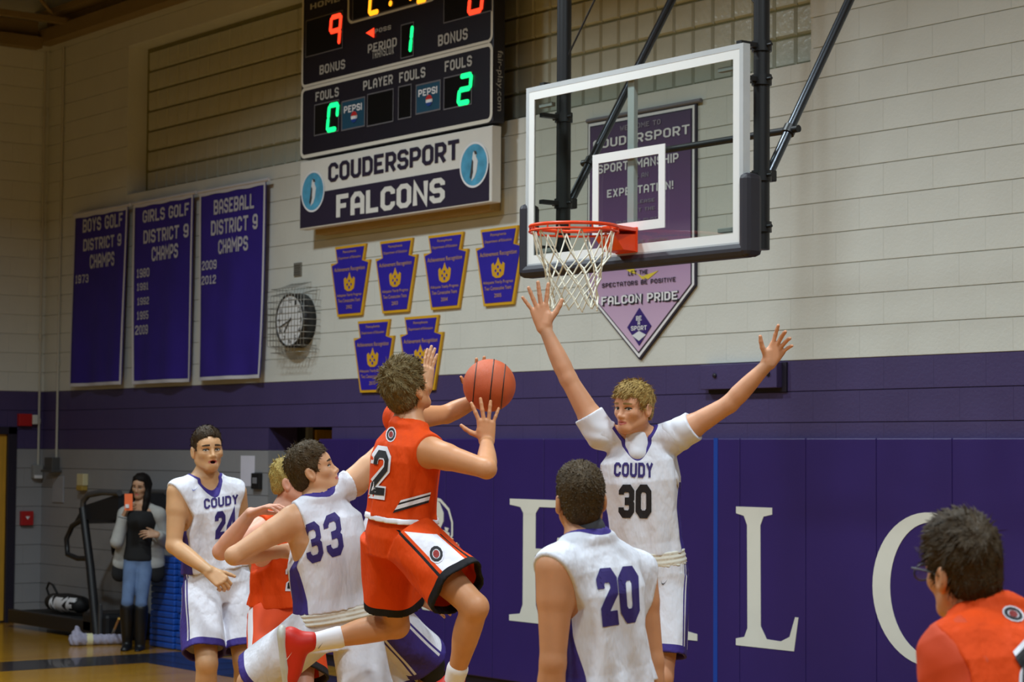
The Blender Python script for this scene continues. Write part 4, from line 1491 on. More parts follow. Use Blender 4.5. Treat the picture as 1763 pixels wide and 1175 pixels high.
def hand_prims(w, d, n, side, curl, spread=.12, thumb=(.75, .35), sc=1.0, curls=None):
    """w wrist, d finger direction, n the way the palm faces, side +1 when the thumb lies along d x n"""
    d = unit(d)
    n = unit(n - (n @ d) * d)
    t = np.cross(d, n) * side          # towards the thumb
    p = []
    mcp = []
    for i in range(4):
        o = (.030 - .0195 * i)
        L = (.092, .095, .090, .082)[i]
        m = w + (d * L + t * o) * sc
        mcp.append(m)
        p.append(rc(w + (d * .006 + t * o * .55) * sc, m, np.array([.019, .0175, .0135]) * sc, k=.014, n=n, s=.72))
    p.append(rc(w + (d * .02 + t * .012 + n * .008) * sc, w + (d * .05 + t * .030 + n * .006) * sc, np.array([.018, .015]) * sc, k=.014))
    for i in range(4):
        ang = (1.5 - i) * spread
        cu = curls[i] if curls else curl
        f = unit(d * math.cos(ang) + t * math.sin(ang))
        q = mcp[i]
        rr = (.0098, .0100, .0095, .0084)[i]
        acc = 0
        for j in range(3):
            acc += cu * (.8, 1.0, .7)[j]
            v = f * math.cos(acc) + n * math.sin(acc)
            e = q + v * FING[i][1][j] * sc
            p.append(rc(q, e, np.array([rr * (1 - .07 * j), rr * (.93 - .08 * j)]) * sc, k=.004))
            q = e
    a, b = thumb
    q = w + (d * .028 + t * .026 + n * .004) * sc
    v = unit(d * math.cos(a) + t * math.sin(a) + n * b)
    e = q + v * .046 * sc
    p.append(rc(q, e, np.array([.0155, .0115]) * sc, k=.008))
    v2 = unit(v + d * .25 + n * b * .2)
    e2 = e + v2 * .032 * sc
    p.append(rc(e, e2, np.array([.0112, .0100]) * sc, k=.005))
    e3 = e2 + unit(v2 + d * .2) * .024 * sc
    p.append(rc(e2, e3, np.array([.0100, .0082]) * sc, k=.004))
    return p


SKIN_MASKS = lambda hair: [('m_lip', '#b8665c'), ('m_brow', hair), ('m_eye', '#d6d2cc'), ('m_iris', '#33291f'), ('m_cavity', '#2a1010')]
LEN = dict(upper=.30, fore=.262, thigh=.445, shank=.435)


def solve(parent, u, v, L, sgn, zmin=None):
    """point on the sight line through (u, v) at distance L from parent; sgn -1 nearer, +1 farther"""
    r = ray(u, v)
    oc = CAM - parent
    a, b, c = r @ r, 2 * r @ oc, oc @ oc - L * L
    disc = b * b - 4 * a * c
    if disc < 0:
        t = -b / (2 * a)
        e = unit(CAM + r * t - parent)
        return parent + e * L
    return CAM + r * ((-b + sgn * math.sqrt(disc)) / (2 * a))


class Person:
    def __init__(s, label, Z, J, skin, scale=1.0, head=None, hands=None, hair=None, build=1.0, cat='person', mouth='shut', gaze=(0, 0), brow='#4a3524', h=.0065):
        s.Z, s.sc, s.J = Z, scale, {}
        g = s.J
        for k in ('pel', 'neck', 'shL', 'shR', 'hipL', 'hipR', 'head'):
            if k in J:
                g[k] = P(J[k][0], J[k][1], Z + J[k][2])
        s.up = unit(g['neck'] - g['pel'])
        lat = unit(g['shL'] - g['shR'])
        s.latS = unit(lat - (lat @ s.up) * s.up)
        if 'hipL' in g:
            lh = unit(g['hipL'] - g['hipR'])
            s.latH = unit(lh - (lh @ s.up) * s.up)
        else:
            s.latH = s.latS
            g['hipL'] = g['pel'] + s.latH * .095 * scale - s.up * .03
            g['hipR'] = g['pel'] - s.latH * .095 * scale - s.up * .03
        s.front = np.cross(s.latS, s.up)
        s.frontH = np.cross(s.latH, s.up)
        for sd in 'LR':
            for k, pr, ln in (('el', 'sh', 'upper'), ('wr', 'el', 'fore'), ('kn', 'hip', 'thigh'), ('an', 'kn', 'shank')):
                q = J[k + sd]
                if len(q) == 3 and abs(q[2]) == 1:
                    g[k + sd] = solve(g[pr + sd], q[0], q[1], LEN[ln] * scale, q[2])
                else:
                    g[k + sd] = P(q[0], q[1], Z + q[2] * .01)
        c = g['head']
        hf, hu = head
        s.HM = frame(cv(*hf), cv(*hu))
        s.hc = c
        b = build
        pel, neck, up = g['pel'], g['neck'], s.up
        tl = np.linalg.norm(neck - pel)
        s.tl = tl
        sc = scale
        A = pel - up * .10 * sc
        s.A, s.B = A, neck
        s.prof = dict(ks=[0, .14, .35, .55, .75, .88, .96, 1.0], ka=np.array([.150, .165, .146, .152, .172, .165, .115, .07]) * sc * b, kb=np.array([.095, .112, .098, .106, .116, .098, .075, .055]) * sc * b)
        s.torso = [loft(A, neck, s.latH, s.latS, s.prof['ks'], s.prof['ka'], s.prof['kb'], k=.03, s0=.02, s1=1.02)]
        hb = c - s.HM[:, 2] * .075 * sc - s.HM[:, 1] * .018 * sc
        s.neckp = [rc(neck - up * .03, hb, np.array([.064, .057, .056]) * sc * (b * .5 + .5), k=.03)]
        s.traps = []
        arms = {}
        for sd in 'LR':
            S_, E_, W_ = g['sh' + sd], g['el' + sd], g['wr' + sd]
            s.traps.append(rc(neck + up * .015, S_ - (E_ - S_) * .02 + up * .012, np.array([.050, .046, .044]) * sc * b, k=.05))
            arms[sd] = [rc(S_, S_ + (E_ - S_) * .3, np.array([.061, .057]) * sc * b, k=.045),
                        rc(S_, E_, np.array([.055, .054, .052, .046, .041]) * sc * b, k=.02),
                        rc(E_, W_, np.array([.041, .045, .041, .034, .0285]) * sc * b, k=.015)]
        s.arms = arms
        legs = []
        for sd in 'LR':
            H_, K_, N_ = g['hip' + sd], g['kn' + sd], g['an' + sd]
            ax = unit(N_ - K_)
            bk = -s.frontH - ((-s.frontH) @ ax) * ax
            th = unit(K_ - H_)
            if abs(th @ ax) < .97:
                bk = -(th - (th @ ax) * ax)
                if (K_ - H_) @ s.frontH < 0 and (th @ s.frontH) < -.6: pass
                bk = -unit(th - (th @ ax) * ax) if True else bk
            bk = unit(bk)
            legs += [rc(H_, K_, np.array([.088, .085, .076, .064, .057]) * sc * b, k=.03),
                     rc(K_, N_, np.array([.054, .056, .052, .044, .037, .034]) * sc * b, k=.02),
                     el(K_ + (N_ - K_) * .30 + bk * .018 * sc, np.array([.045, .045, .11]) * sc * b, frame(bk, ax), k=.03)]
        s.legs = legs
        body = s.torso + s.neckp + s.traps + arms['L'] + arms['R'] + legs
        s.prims_body = body
        V, Q = sdf_mesh(body, h)
        Vs, Qs, off = [V], [Q], len(V)
        at = {k: [np.full(len(V), -1.)] for k in ('m_lip', 'm_brow', 'm_eye', 'm_iris', 'm_cavity')}
        # head
        hp_ = s.neckp + s.traps + head_prims(c, s.HM, sc, mouth)
        V2, Q2 = sdf_mesh(hp_, .0034 * (1.6 if h > .008 else 1), c - .21, c + .21)
        nm = neck + (hb - neck) * .55
        na = unit(hb - neck)
        V2, Q2 = keep_faces(V2, Q2, lambda q: ((q - nm) @ na > -.012))
        mk = head_masks(V2, c, s.HM, sc, gaze)
        Vs.append(V2); Qs.append(Q2 + off); off += len(V2)
        for k in at: at[k].append(mk[k])
        for sd in 'LR':
            if not hands or sd not in hands or hands[sd] is None: continue
            hd = hands[sd]
            W_, E_ = g['wr' + sd], g['el' + sd]
            # thumb side: for a left hand with fingers d and palm n the thumb is at n x d
            d_, n_ = cv(*hd['d']), cv(*hd['n'])
            side = -1 if sd == 'L' else 1
            pr = hand_prims(W_, d_, n_, side, hd.get('curl', .25), hd.get('spread', .12), hd.get('thumb', (.75, .35)), sc * hd.get('sc', 1.0), hd.get('curls'))
            V3, Q3 = sdf_mesh([arms[sd][2]] + pr, .0032 * (1.6 if h > .008 else 1), W_ - .245, W_ + .245)
            fa = unit(W_ - E_)
            V3, Q3 = keep_faces(V3, Q3, lambda q: ((q - W_) @ fa > -.05))
            Vs.append(V3); Qs.append(Q3 + off); off += len(V3)
            for k in at: at[k].append(np.full(len(V3), -1.))
        base = np.array([g['pel'][0], g['pel'][1], max(0, min(g['anL'][2], g['anR'][2]) - .08)])
        s.root = empty('person', base)
        tag(s.root, label, cat)
        m = mat('skin_' + str(len(MATS)), skin, .48, var=.05, scale=14, sss=.12, spec=.4, masks=SKIN_MASKS(brow))
        s.body = mesh_np('body', np.concatenate(Vs), np.concatenate(Qs), m, s.root, attrs={k: np.concatenate(v) for k, v in at.items()})
        s.bvh = {}
        if hair: s.make_hair(**hair)

    # -------------------------------------------------------------- hair
    def make_hair(s, col, top=.022, side=.010, line=.068, nape=-.075, rough=.0025, tuft=0, tl=.03, fringe=0., lift=.5, ear=-.012, sideburn=.0, seed=1, long=None, temple=.052, swirl=0.):
        c, M, sc = s.hc, s.HM, s.sc
        T = lambda x, y, z: c + M @ (np.array([x, y, z]) * sc)
        r = np.random.default_rng(seed)
        pr = [el(T(0, -.014, .032 + top * .35), np.array([.073 + side, .092 + side, .083 + top * .65]) * sc, M, k=0),
              el(T(0, .012, .072 + top * .3), np.array([.060 + side, .070 + fringe, .042 + top * .7]) * sc, M, k=.02),
              el(T(0, -.045, -.02), np.array([.058 + side * .8, .055 + side * .8, .062]) * sc, M, k=.02)]
        fr = [(r.uniform(60, 170) * r.choice([-1, 1]), r.uniform(60, 170) * r.choice([-1, 1]), r.uniform(25, 70), r.uniform(0, 6.3)) for _ in range(7)]

        def post(d, p):
            q = ((p - c) @ M) / sc
            x, y, z = q[:, 0], q[:, 1], q[:, 2]
            n = 0
            for a, b, e, ph in fr:
                n = n + np.sin(a * x + b * y + e * z + ph + 1.5 * np.sin(30 * z + ph))
            d = d - rough * n / 2.6 * np.clip((z + .02) / .06, .15, 1)
            f = np.interp(y, [-.12, -.055, -.03, -.018, .004, .016, .032, .052, .075, .11], [nape, nape, nape * .6, ear + .02, ear + .03, ear - sideburn, .012, temple, line, line - fringe * .6])
            f = f + .006 * np.sin(x * 90 + 2) * (y > .03)
            if long is None:
                cut = (f - z) * .8
            else:
                cut = np.where((y > .01) & (np.abs(x) < .056), (f - z) * .8, -1)
            return np.maximum(d, cut * sc)
        if long is not None:
            for sx in (-1, 1):
                pr += [rc(T(sx * .060, -.02, .02), T(sx * .078, .03, -.10), np.array([.042, .040]) * sc, k=.03), rc(T(sx * .078, .03, -.10), T(sx * .075, .085, -long), np.array([.040, .038, .024]) * sc, k=.02)]
            pr += [rc(T(0, -.05, .0), T(0, -.06, -long * .9), np.array([.08, .08, .06]) * sc, k=.03, n=M[:, 1], s=.6)]
        V, Q = sdf_mesh(pr, .0042 if s.Z < 15 else .008, post=post)
        # loose locks standing off the surface
        if tuft:
            q = ((V - c) @ M) / sc
            fc = np.cross(V[Q[:, 1]] - V[Q[:, 0]], V[Q[:, 2]] - V[Q[:, 0]])
            N = np.zeros_like(V)
            for j in range(4): np.add.at(N, Q[:, j], fc)
            N /= np.linalg.norm(N, axis=1, keepdims=True) + 1e-9
            ok = np.nonzero(q[:, 2] > nape + .02)[0]
            pick = r.choice(ok, tuft)
            W_ = T(0, -.055, .095)
            nv, nq = [], []
            o = len(V)
            for i in pick:
                fl = V[i] - W_
                fl = fl - (fl @ N[i]) * N[i]
                fl = unit(fl + r.normal(0, .012, 3) + s.HM[:, 1] * .02 * (1 if fringe > 0 else 0))
                sd_ = unit(np.cross(N[i], fl)) * r.uniform(.0012, .0026) * sc
                L = tl * r.uniform(.5, 1.15) * sc
                hz = np.clip(q[i, 2] / .09, .1, 1)
                p0 = V[i] - N[i] * .002
                p1 = p0 + fl * L * .5 + N[i] * (.004 + L * .32 * lift * hz)
                p2 = p0 + fl * L * 1.0 + N[i] * (.002 + L * .36 * lift * hz) + r.normal(0, .003, 3)
                nv += [p0 - sd_, p0 + sd_, p1 - sd_ * .9, p1 + sd_ * .9, p2 - sd_ * .15, p2 + sd_ * .15]
                nq += [(o, o + 1, o + 3, o + 2), (o + 2, o + 3, o + 5, o + 4)]
                o += 6
            V = np.concatenate([V, np.array(nv)])
            Q = np.concatenate([Q, np.array(nq)])
        m = mat('hair_' + col, col, .5, var=.28, scale=70, spec=.16, bump=.5, bscale=160)
        return mesh_np('hair', V, Q, m, s.root)

    # -------------------------------------------------------------- clothes
    def garment(s, name, prims, h, material, post=None, masks=None, keep=None, label=None):
        V, Q = sdf_mesh(prims, h, post=post)
        if keep is not None: V, Q = keep_faces(V, Q, keep)
        o = mesh_np(name, V, Q, material, s.root, attrs=masks(V) if masks else None)
        if label: o['label'] = label
        s.bvh[name] = (V, Q)
        return o

    def jersey(s, material, hem=.06, loose=.020, vneck=True, fold=.006, seed=1, h=.006, side_w=.42, sleeve=None, strap=.02, flare=1.0, hole=.135):
        g, sc, up = s.J, s.sc, s.up
        pf = s.prof
        ka = pf['ka'] + np.interp(pf['ks'], [0, .2, .6, .9, 1], [loose * 1.6, loose * 1.7, loose, .012, .008]) * flare
        kb = pf['kb'] + np.interp(pf['ks'], [0, .2, .6, .9, 1], [loose * 1.6, loose * 1.9, loose, .014, .010]) * flare
        lo_ = loft(s.A, s.B, s.latH, s.latS, pf['ks'], ka, kb, s0=hem, s1=1.02, k=.03, n=2.5, fold=folds(seed, fold, 6, (1.0, .35)))
        pr = [lo_]
        for q in s.traps + s.arms['L'][:1] + s.arms['R'][:1]:
            g2 = dict(q); g2['r'] = q['r'] + .011
            pr.append(g2)
        holes, neckcut = [], []
        for sd in 'LR':
            S_, E_ = g['sh' + sd], g['el' + sd]
            lat = s.latS * (1 if sd == 'L' else -1)
            ad = unit(E_ - S_)
            n_ = unit(lat + .55 * ad)
            c0 = S_ + n_ * (.032 - strap) - up * (hole - .115)
            vr = unit(up - (up @ n_) * n_)
            holes.append(loft(c0, c0 + n_ * .30, vr, vr, [0, .35, 1], np.array([hole, .22, .3]) * sc, np.array([.125, .22, .3]) * sc, s0=0, s1=2, k=.006, op='s', n=2.2))
        nb = s.hc - s.HM[:, 2] * .075 * sc
        neckcut.append(rc(s.B + up * .034 + s.front * .012, s.B + up * .13 + s.front * .05, np.array([.074, .11]) * sc, k=.006, op='s'))
        if vneck:
            neckcut.append(rc(s.B + s.front * .10 + up * .01, s.B + s.front * .155 - up * .075 * sc, np.array([.058, .014]) * sc, k=.006, op='s'))
        pr = pr + holes + neckcut

        def masks(V):
            s_, x, y, L = loft_local(lo_, V)
            dn = np.min([pdist(q, V) for q in neckcut], 0)
            dh = np.min([np.abs(pdist(q, V)) for q in holes], 0)
            th = np.abs(np.abs(np.arctan2(y, x)) % math.pi)
            sd_ = np.minimum(th, math.pi - th)           # 0 at the flanks
            w = np.interp(s_, [0, .35, .6, .72], [side_w, side_w * .75, side_w * .45, side_w * .2])
            side = np.where(s_ < .74, w - sd_, -1)
            return dict(m_neck=.0185 - dn, m_arm=.010 - dh, m_side=side * .1, m_pipe=(.05 - np.abs(sd_ - w - .10)) * .1 * np.where(s_ < .72, 1, -9), m_hem=.02 - (s_ - hem) * L)
        s.loft_j = lo_
        return s.garment('jersey', pr, h, material, masks=masks)

    def shorts(s, material, length=.80, rad=(.108, .118), seed=3, fold=.008, h=.0065, waist=.27, stripe=.35, ab=.92, plain=''):
        g, sc, up = s.J, s.sc, s.up
        pf = s.prof
        ka = pf['ka'] + .022
        kb = pf['kb'] + .024
        tops = loft(s.A, s.B, s.latH, s.latS, pf['ks'], ka, kb, s0=-.02, s1=waist, k=.05, n=2.4)
        pr = [tops]
        ls = []
        for i, sd in enumerate('LR'):
            H_, K_ = g['hip' + sd], g['kn' + sd]
            th = unit(K_ - H_)
            lat = s.latH * (1 if sd == 'L' else -1)
            H0 = H_ + up * .02 + lat * .006
            K_ = K_ + lat * .012
            q = loft(H0, K_, lat, lat, [0, .4, length, 1.0], np.array([rad[0] * .92, rad[0], rad[1], rad[1]]) * sc, np.array([rad[0], rad[0] * 1.02, rad[1] * ab, rad[1] * ab]) * sc, s0=0, s1=length, k=.018, n=2.2, fold=folds(seed + i, fold, 5, (.25, 1.15), 6))
            ls.append(q)
            pr.append(q)
        for q in ls:
            inner = dict(q); inner.update(ka=q['ka'] - .013, kb=q['kb'] - .013, op='s', k=.004, s0=q['s1'] - .22, s1=q['s1'] + .2)
            pr.append(inner)

        def masks(V):
            st, _, _, Lt = loft_local(tops, V)
            hemv = np.full(len(V), -1.); stv = np.full(len(V), -1.); pipe = np.full(len(V), -1.); stv2 = np.full(len(V), -1.)
            best = np.full(len(V), 9.)
            for sd, q in zip('LR', ls):
                t, x, y, L = loft_local(q, V)
                d = np.sqrt(x * x + y * y)
                m = d < best
                best = np.where(m, d, best)
                ang = np.abs(np.arctan2(y, x)) + (9 if sd in plain else 0)       # 0 on the outer side
                hemv = np.where(m, (t - (length - .085)) * L, hemv)
                stv = np.where(m, (stripe - ang) * .1, stv)
                pipe = np.where(m, (.05 - np.abs(ang - stripe - .16)) * .1, pipe)
            return dict(m_hem=hemv, m_stripe=stv, m_pipe=pipe, m_waist=(st - waist + .075) * Lt)
        s.loft_s = ls
        return s.garment('shorts', pr, h, material, masks=masks)

    def sleeve(s, sd, material, upto=.55, r=.010, h=.006, seed=5, name='sleeve'):
        """undershirt sleeve: the upper arm and shoulder grown by r and cut square above the elbow"""
        S_, E_ = s.J['sh' + sd], s.J['el' + sd]
        ax = unit(E_ - S_)
        L = np.linalg.norm(E_ - S_)
        pr = []
        g0 = dict(s.torso[0]); g0['ka'] = g0['ka'] + r; g0['kb'] = g0['kb'] + r
        pr = [g0]
        for w in s.traps + s.arms[sd][:2]:
            g2 = dict(w); g2['r'] = w['r'] + r
            pr.append(g2)
        n_ = unit(s.latS * (1 if sd == 'L' else -1) + .55 * ax)
        rr = np.random.default_rng(seed).uniform(0, 6, 4)

        def post(d, p):
            t = (p - S_) @ ax
            n = np.sin(p @ np.array([40, 25, 60.]) + rr[0] + 2 * np.sin(t * 30)) + np.sin(p @ np.array([-30, 50, 35.]) + rr[1])
            return np.maximum(np.maximum(d - .0018 * n - .004 * np.clip(t / (L * upto), 0, 1), t - L * upto), -((p - S_) @ n_) - .05)
        return s.garment(name, pr, h, material, post=post)

    def shoe(s, sd, upper, sole, fdir=None, updir=None, sc=1.0):
        A_, K_ = s.J['an' + sd], s.J['kn' + sd]
        if fdir is None:
            f = s.frontH.copy(); f[2] = 0
            f = unit(f); u = np.array([0, 0, 1.])
        else:
            f, u = unit(fdir), unit(updir)
        M = frame(f, u)
        T = lambda x, y, z: A_ + M @ (np.array([x, y, z]) * sc)
        up = [rc(T(0, -.045, -.045), T(0, .12, -.055), np.array([.042, .045, .044, .036]) * sc, k=.02), rc(T(0, -.01, .045), T(0, -.02, -.03), np.array([.044, .045]) * sc, k=.03), rc(T(0, .0, -.005), T(0, .1, -.04), np.array([.042, .036]) * sc, k=.03),
              el(T(0, .15, -.062), np.array([.042, .055, .03]) * sc, M, k=.03)]
        cutz = lambda d, p: np.maximum(d, -(((p - A_) @ M)[:, 2] + .082 * sc))
        o = s.garment('shoe', up, .006, upper, post=cutz)
        so = [rc(T(0, -.05, -.078), T(0, .16, -.078), np.array([.050, .047, .050, .042]) * sc, k=.02, n=M[:, 2], s=.50)]
        V, Q = sdf_mesh(so, .006)
        mesh_np('sole', V, Q, sole, o)
        return o

    # -------------------------------------------------------------- prints on cloth
    def decal(s, target, quads, corners, material, name, off=.003, seg=True):
        """drape lettering over a garment; corners = pixel positions of lower-left, lower-right, upper-right, upper-left"""
        b = s.bvh[target]
        if isinstance(b, tuple):
            b = s.bvh[target] = BVHTree.FromPolygons(b[0].tolist(), b[1].tolist())
        c = [np.array(q, float) for q in corners]
        m = MB()
        for i_, q in enumerate(quads):
            pts = []
            for g_, h_ in q:
                uv = c[0] * (1 - g_) * (1 - h_) + c[1] * g_ * (1 - h_) + c[2] * g_ * h_ + c[3] * (1 - g_) * h_
                r = Vector(ray(*uv)).normalized()
                loc, nor, idx, dist = b.ray_cast(Vector(CAM), r)
                if loc is None: break
                pts.append(loc - r * (off + .0003 * (i_ % 5)))
            if len(pts) == 4: m.add(pts, [(0, 1, 2, 3)], True)
        if not m.v: return None
        return m.build(name, material, s.root, recalc=False)

# ================================================================== PEOPLE
PUR = '#35247c'
WHITE_J = mat('white_jersey', '#d9d9e2', .75, var=.02, bump=.8, bscale=7, bdist=.05, stretch=(1, 1, .45), masks=[('m_side', PUR), ('m_pipe', '#d9d9e2'), ('m_neck', PUR)])
WHITE_S = mat('white_shorts', '#d9d9e2', .75, var=.02, bump=.8, bscale=7, bdist=.05, stretch=(1, 1, .5), masks=[('m_stripe', PUR), ('m_pipe', PUR), ('m_hem', PUR)])
WHITE_T = mat('white_undershirt', '#dadae2', .8, var=.02)
ORANGE = '#dc4502'
OR_J = mat('orange_jersey', ORANGE, .75, spec=.25, bump=.7, bscale=7, bdist=.05, stretch=(1, 1, .5), var=.03, masks=[('m_neck', ORANGE)])
OR_S = mat('orange_shorts', ORANGE, .75, spec=.25, bump=.7, bscale=7, bdist=.05, stretch=(1, 1, .5), var=.03, masks=[('m_pipe', '#18161a'), ('m_stripe', '#e8e6ee'), ('m_hem', '#18161a'), ('m_waist', ORANGE)])
OR_T = mat('orange_undershirt', '#d04006', .7, var=.03)
M_SOCK = mat('white_sock', '#ecebf0', .85)
M_NUM = mat('jersey_number_purple', '#2e1f68', .7)
M_NUMB = mat('jersey_number_black', '#17151a', .7)
M_NUMW = mat('jersey_number_outline', '#e6e4ec', .7)
M_SHR = mat('shoe_red', '#cf2312', .5, var=.05)
M_SHW = mat('shoe_white', '#d6d6d6', .5, var=.03)
M_SOLE = mat('shoe_sole', '#c4c4bc', .4)
M_SHB = mat('shoe_black', '#1a1a1d', .5)


def oval_quads(n=12, m=3, hole=0.0):
    q = []
    for j in range(m):
        r0, r1 = hole + (1 - hole) * j / m, hole + (1 - hole) * (j + 1) / m
        for i in range(n):
            a, b = 2 * math.pi * i / n, 2 * math.pi * (i + 1) / n
            f = lambda r, t: (.5 + .5 * r * math.cos(t), .5 + .5 * r * math.sin(t))
            q.append([f(r0, a), f(r1, a), f(r1, b), f(r0, b)])
    return q


def box_px(u0, v0, u1, v1):
    return [(u0, v1), (u1, v1), (u1, v0), (u0, v0)]


def swoosh(person, target, corners, m, name='tick_logo'):
    pl = [(.0, .75), (.12, .30), (.30, .18), (.55, .38), (1., .95)]
    wd = [.02, .16, .15, .08, .005]
    qs = []
    for i in range(4):
        a, b = pl[i], pl[i + 1]
        qs.append([(a[0], a[1] - wd[i]), (b[0], b[1] - wd[i + 1]), (b[0], b[1] + wd[i + 1] * .2), (a[0], a[1] + wd[i] * .2)])
    return person.decal(target, qs, corners, m, name)


def round_badge(p, target, corners, name='round_patch'):
    p.decal(target, oval_quads(), corners, M_NUMW, name, off=.003)
    c = np.array(corners, float)
    cen = c.mean(0)
    p.decal(target, oval_quads(12, 2, .62), [tuple(cen + (q - cen) * .84) for q in c], M_NUMB, name + '_ring', off=.005)
    p.decal(target, oval_quads(10, 2), [tuple(cen + (q - cen) * .42) for q in c], mat('patch_red', '#8e1f1a', .7), name + '_centre', off=.006)


# ---- orange 2: the shooter in mid-air, seen from behind
p2 = Person('player in orange, number 2, leaping with the basketball in both hands', 9.3,
            dict(head=(701, 672, .03), neck=(702, 738, .02), pel=(690, 915, .03), shL=(688, 722, .24), shR=(738, 778, -.12), hipL=(668, 930, .12), hipR=(708, 938, -.07),
                 elL=(768, 714, +1), wrL=(824, 688, 52), elR=(838, 808, -1), wrR=(838, 762, 21),
                 knL=(683, 1078, +1), anL=(512, 1112, -1), knR=(818, 1046, -1), anR=(778, 1186, +1)),
            '#c98d62', head=((.62, .40, .68), (-.35, .9, -.28)), build=1.0,
            hands=dict(L=dict(d=(.22, .97, -.05), n=(.1, -.1, -.98), curl=.08, spread=.16, thumb=(1.1, .3)),
                       R=dict(d=(-.02, .98, .05), n=(-.05, .05, .99), curls=[.10, .08, .08, .12], spread=.26, thumb=(1.2, .25))),
            hair=dict(col='#6e5c3a', top=.036, side=.018, rough=.0045, tuft=3600, tl=.024, nape=-.085, lift=.38, seed=2, line=.07))
p2.jersey(mat('orange_jersey_2', ORANGE, .75, var=.03, spec=.25, bump=.7, bscale=7, bdist=.05, stretch=(1, 1, .5), masks=[('m_neck', ORANGE)]), hem=.30, vneck=False, fold=.010, seed=4, loose=.022)
p2.shorts(OR_S, length=.74, rad=(.122, .142), seed=8, fold=.009, waist=.30, stripe=.42)
p2.decal('jersey', text_quads('2', .85, seg=.4), [(634, 853), (664, 857), (672, 775), (644, 771)], M_NUMW, 'number_outline', .008)
p2.decal('jersey', text_quads('2', .5, seg=.4), [(636, 851), (662, 854), (670, 778), (646, 774)], M_NUMB, 'jersey_number', .012)
round_badge(p2, 'jersey', [(664, 763), (682, 760), (682, 733), (664, 737)])
round_badge(p2, 'shorts', [(742, 974), (768, 966), (760, 934), (734, 942)])
# pale belt between jersey and shorts
_q = loft(p2.A, p2.B, p2.latH, p2.latS, p2.prof['ks'], p2.prof['ka'] + .039, p2.prof['kb'] + .044, s0=.268, s1=.312, n=2.4)
p2.garment('waistband', [_q], .006, M_NUMW)
# banded side insert at the jersey hem
for k, (m_, h0, h1) in enumerate(((M_NUMB, 0, .24), (M_NUMW, .24, .62), (M_NUMB, .62, .80), (M_NUMW, .80, 1.0))):
    qs = [[(i / 8, h0), ((i + 1) / 8, h0), ((i + 1) / 8, h1), (i / 8, h1)] for i in range(8)]
    p2.decal('jersey', qs, [(676, 884), (738, 866), (742, 848), (690, 862)], m_, 'hem_band', .004)
A_, K_ = p2.J['anL'], p2.J['knL']
p2.garment('sock', [rc(A_ + unit(K_ - A_) * .01, A_ + unit(K_ - A_) * .17, [.040, .043, .050], k=.01)], .006, M_SOCK)
swoosh(p2, 'sock', [(540, 1122), (552, 1128), (556, 1106), (544, 1100)], M_NUMB)
A2, K2 = p2.J['anR'], p2.J['knR']
p2.garment('sock_right', [rc(A2 - unit(K2 - A2) * .04, A2 + unit(K2 - A2) * .105, [.040, .042, .047], k=.01)], .006, M_SOCK).name = 'sock'
shn = unit(A_ - K_)
p2.shoe('L', M_SHR, M_SOLE, fdir=cv(.08, -.98, .15), updir=cv(.98, .1, .05))
swoosh(p2, 'shoe', [(476, 1150), (503, 1150), (503, 1122), (476, 1122)], M_PRINT_W)
p2.shoe('R', M_SHR, M_SOLE, fdir=cv(.75, -.5, .3), updir=cv(.4, .85, .1))

# ---- white 33: contesting from behind
p33 = Person('player in white, number 33, leaning back with one arm up behind the shooter', 9.95,
             dict(head=(538, 812, .02), neck=(552, 866, .0), pel=(580, 1072, 0), shL=(503, 897, -.09), shR=(611, 832, .09), hipL=(550, 1086, -.06), hipR=(612, 1084, .06),
                  elL=(396, 962, -1), wrL=(486, 950, +1), elR=(684, 752, +1), wrR=(744, 652, +1), knL=(430, 1176, +1), anL=(420, 1330, +1), knR=(632, 1245, -1), anR=(640, 1410, +1)),
             '#cc9a74', scale=1.03, head=((.93, .33, .08), (-.35, .94, .0)), build=1.0, brow='#3a2a1c',
             hands=dict(L=dict(d=(.9, .1, .4), n=(0, -.5, .8), curl=.4), R=dict(d=(.10, .98, .1), n=(.75, .1, .6), curl=.10, spread=.10, thumb=(.5, .6))),
             hair=dict(col='#43341f', top=.024, side=.011, rough=.003, tuft=1500, tl=.02, nape=-.072, lift=.55, seed=5, line=.072, temple=.05))
p33.jersey(WHITE_J, hem=.255, vneck=False, fold=.014, seed=11, loose=.024, side_w=.42, strap=.062, hole=.118)
p33.shorts(WHITE_S, length=.86, rad=(.115, .13), seed=14, fold=.010, waist=.20, stripe=.20, plain='L')
_q = loft(p33.A, p33.B, p33.latH, p33.latS, p33.prof['ks'], p33.prof['ka'] + .034, p33.prof['kb'] + .036, s0=.175, s1=.27, n=2.4, fold=lambda s, th: .003 * np.sin(s * 210))
p33.garment('waistband', [_q], .006, mat('cream_waistband', '#d9d4c6', .8))
p33.decal('jersey', text_quads('33', .58, 1.1, seg=.4), [(531, 972), (593, 953), (583, 880), (520, 908)], M_NUM, 'jersey_number')
for sd in 'LR': p33.shoe(sd, M_SHW, M_SOLE)

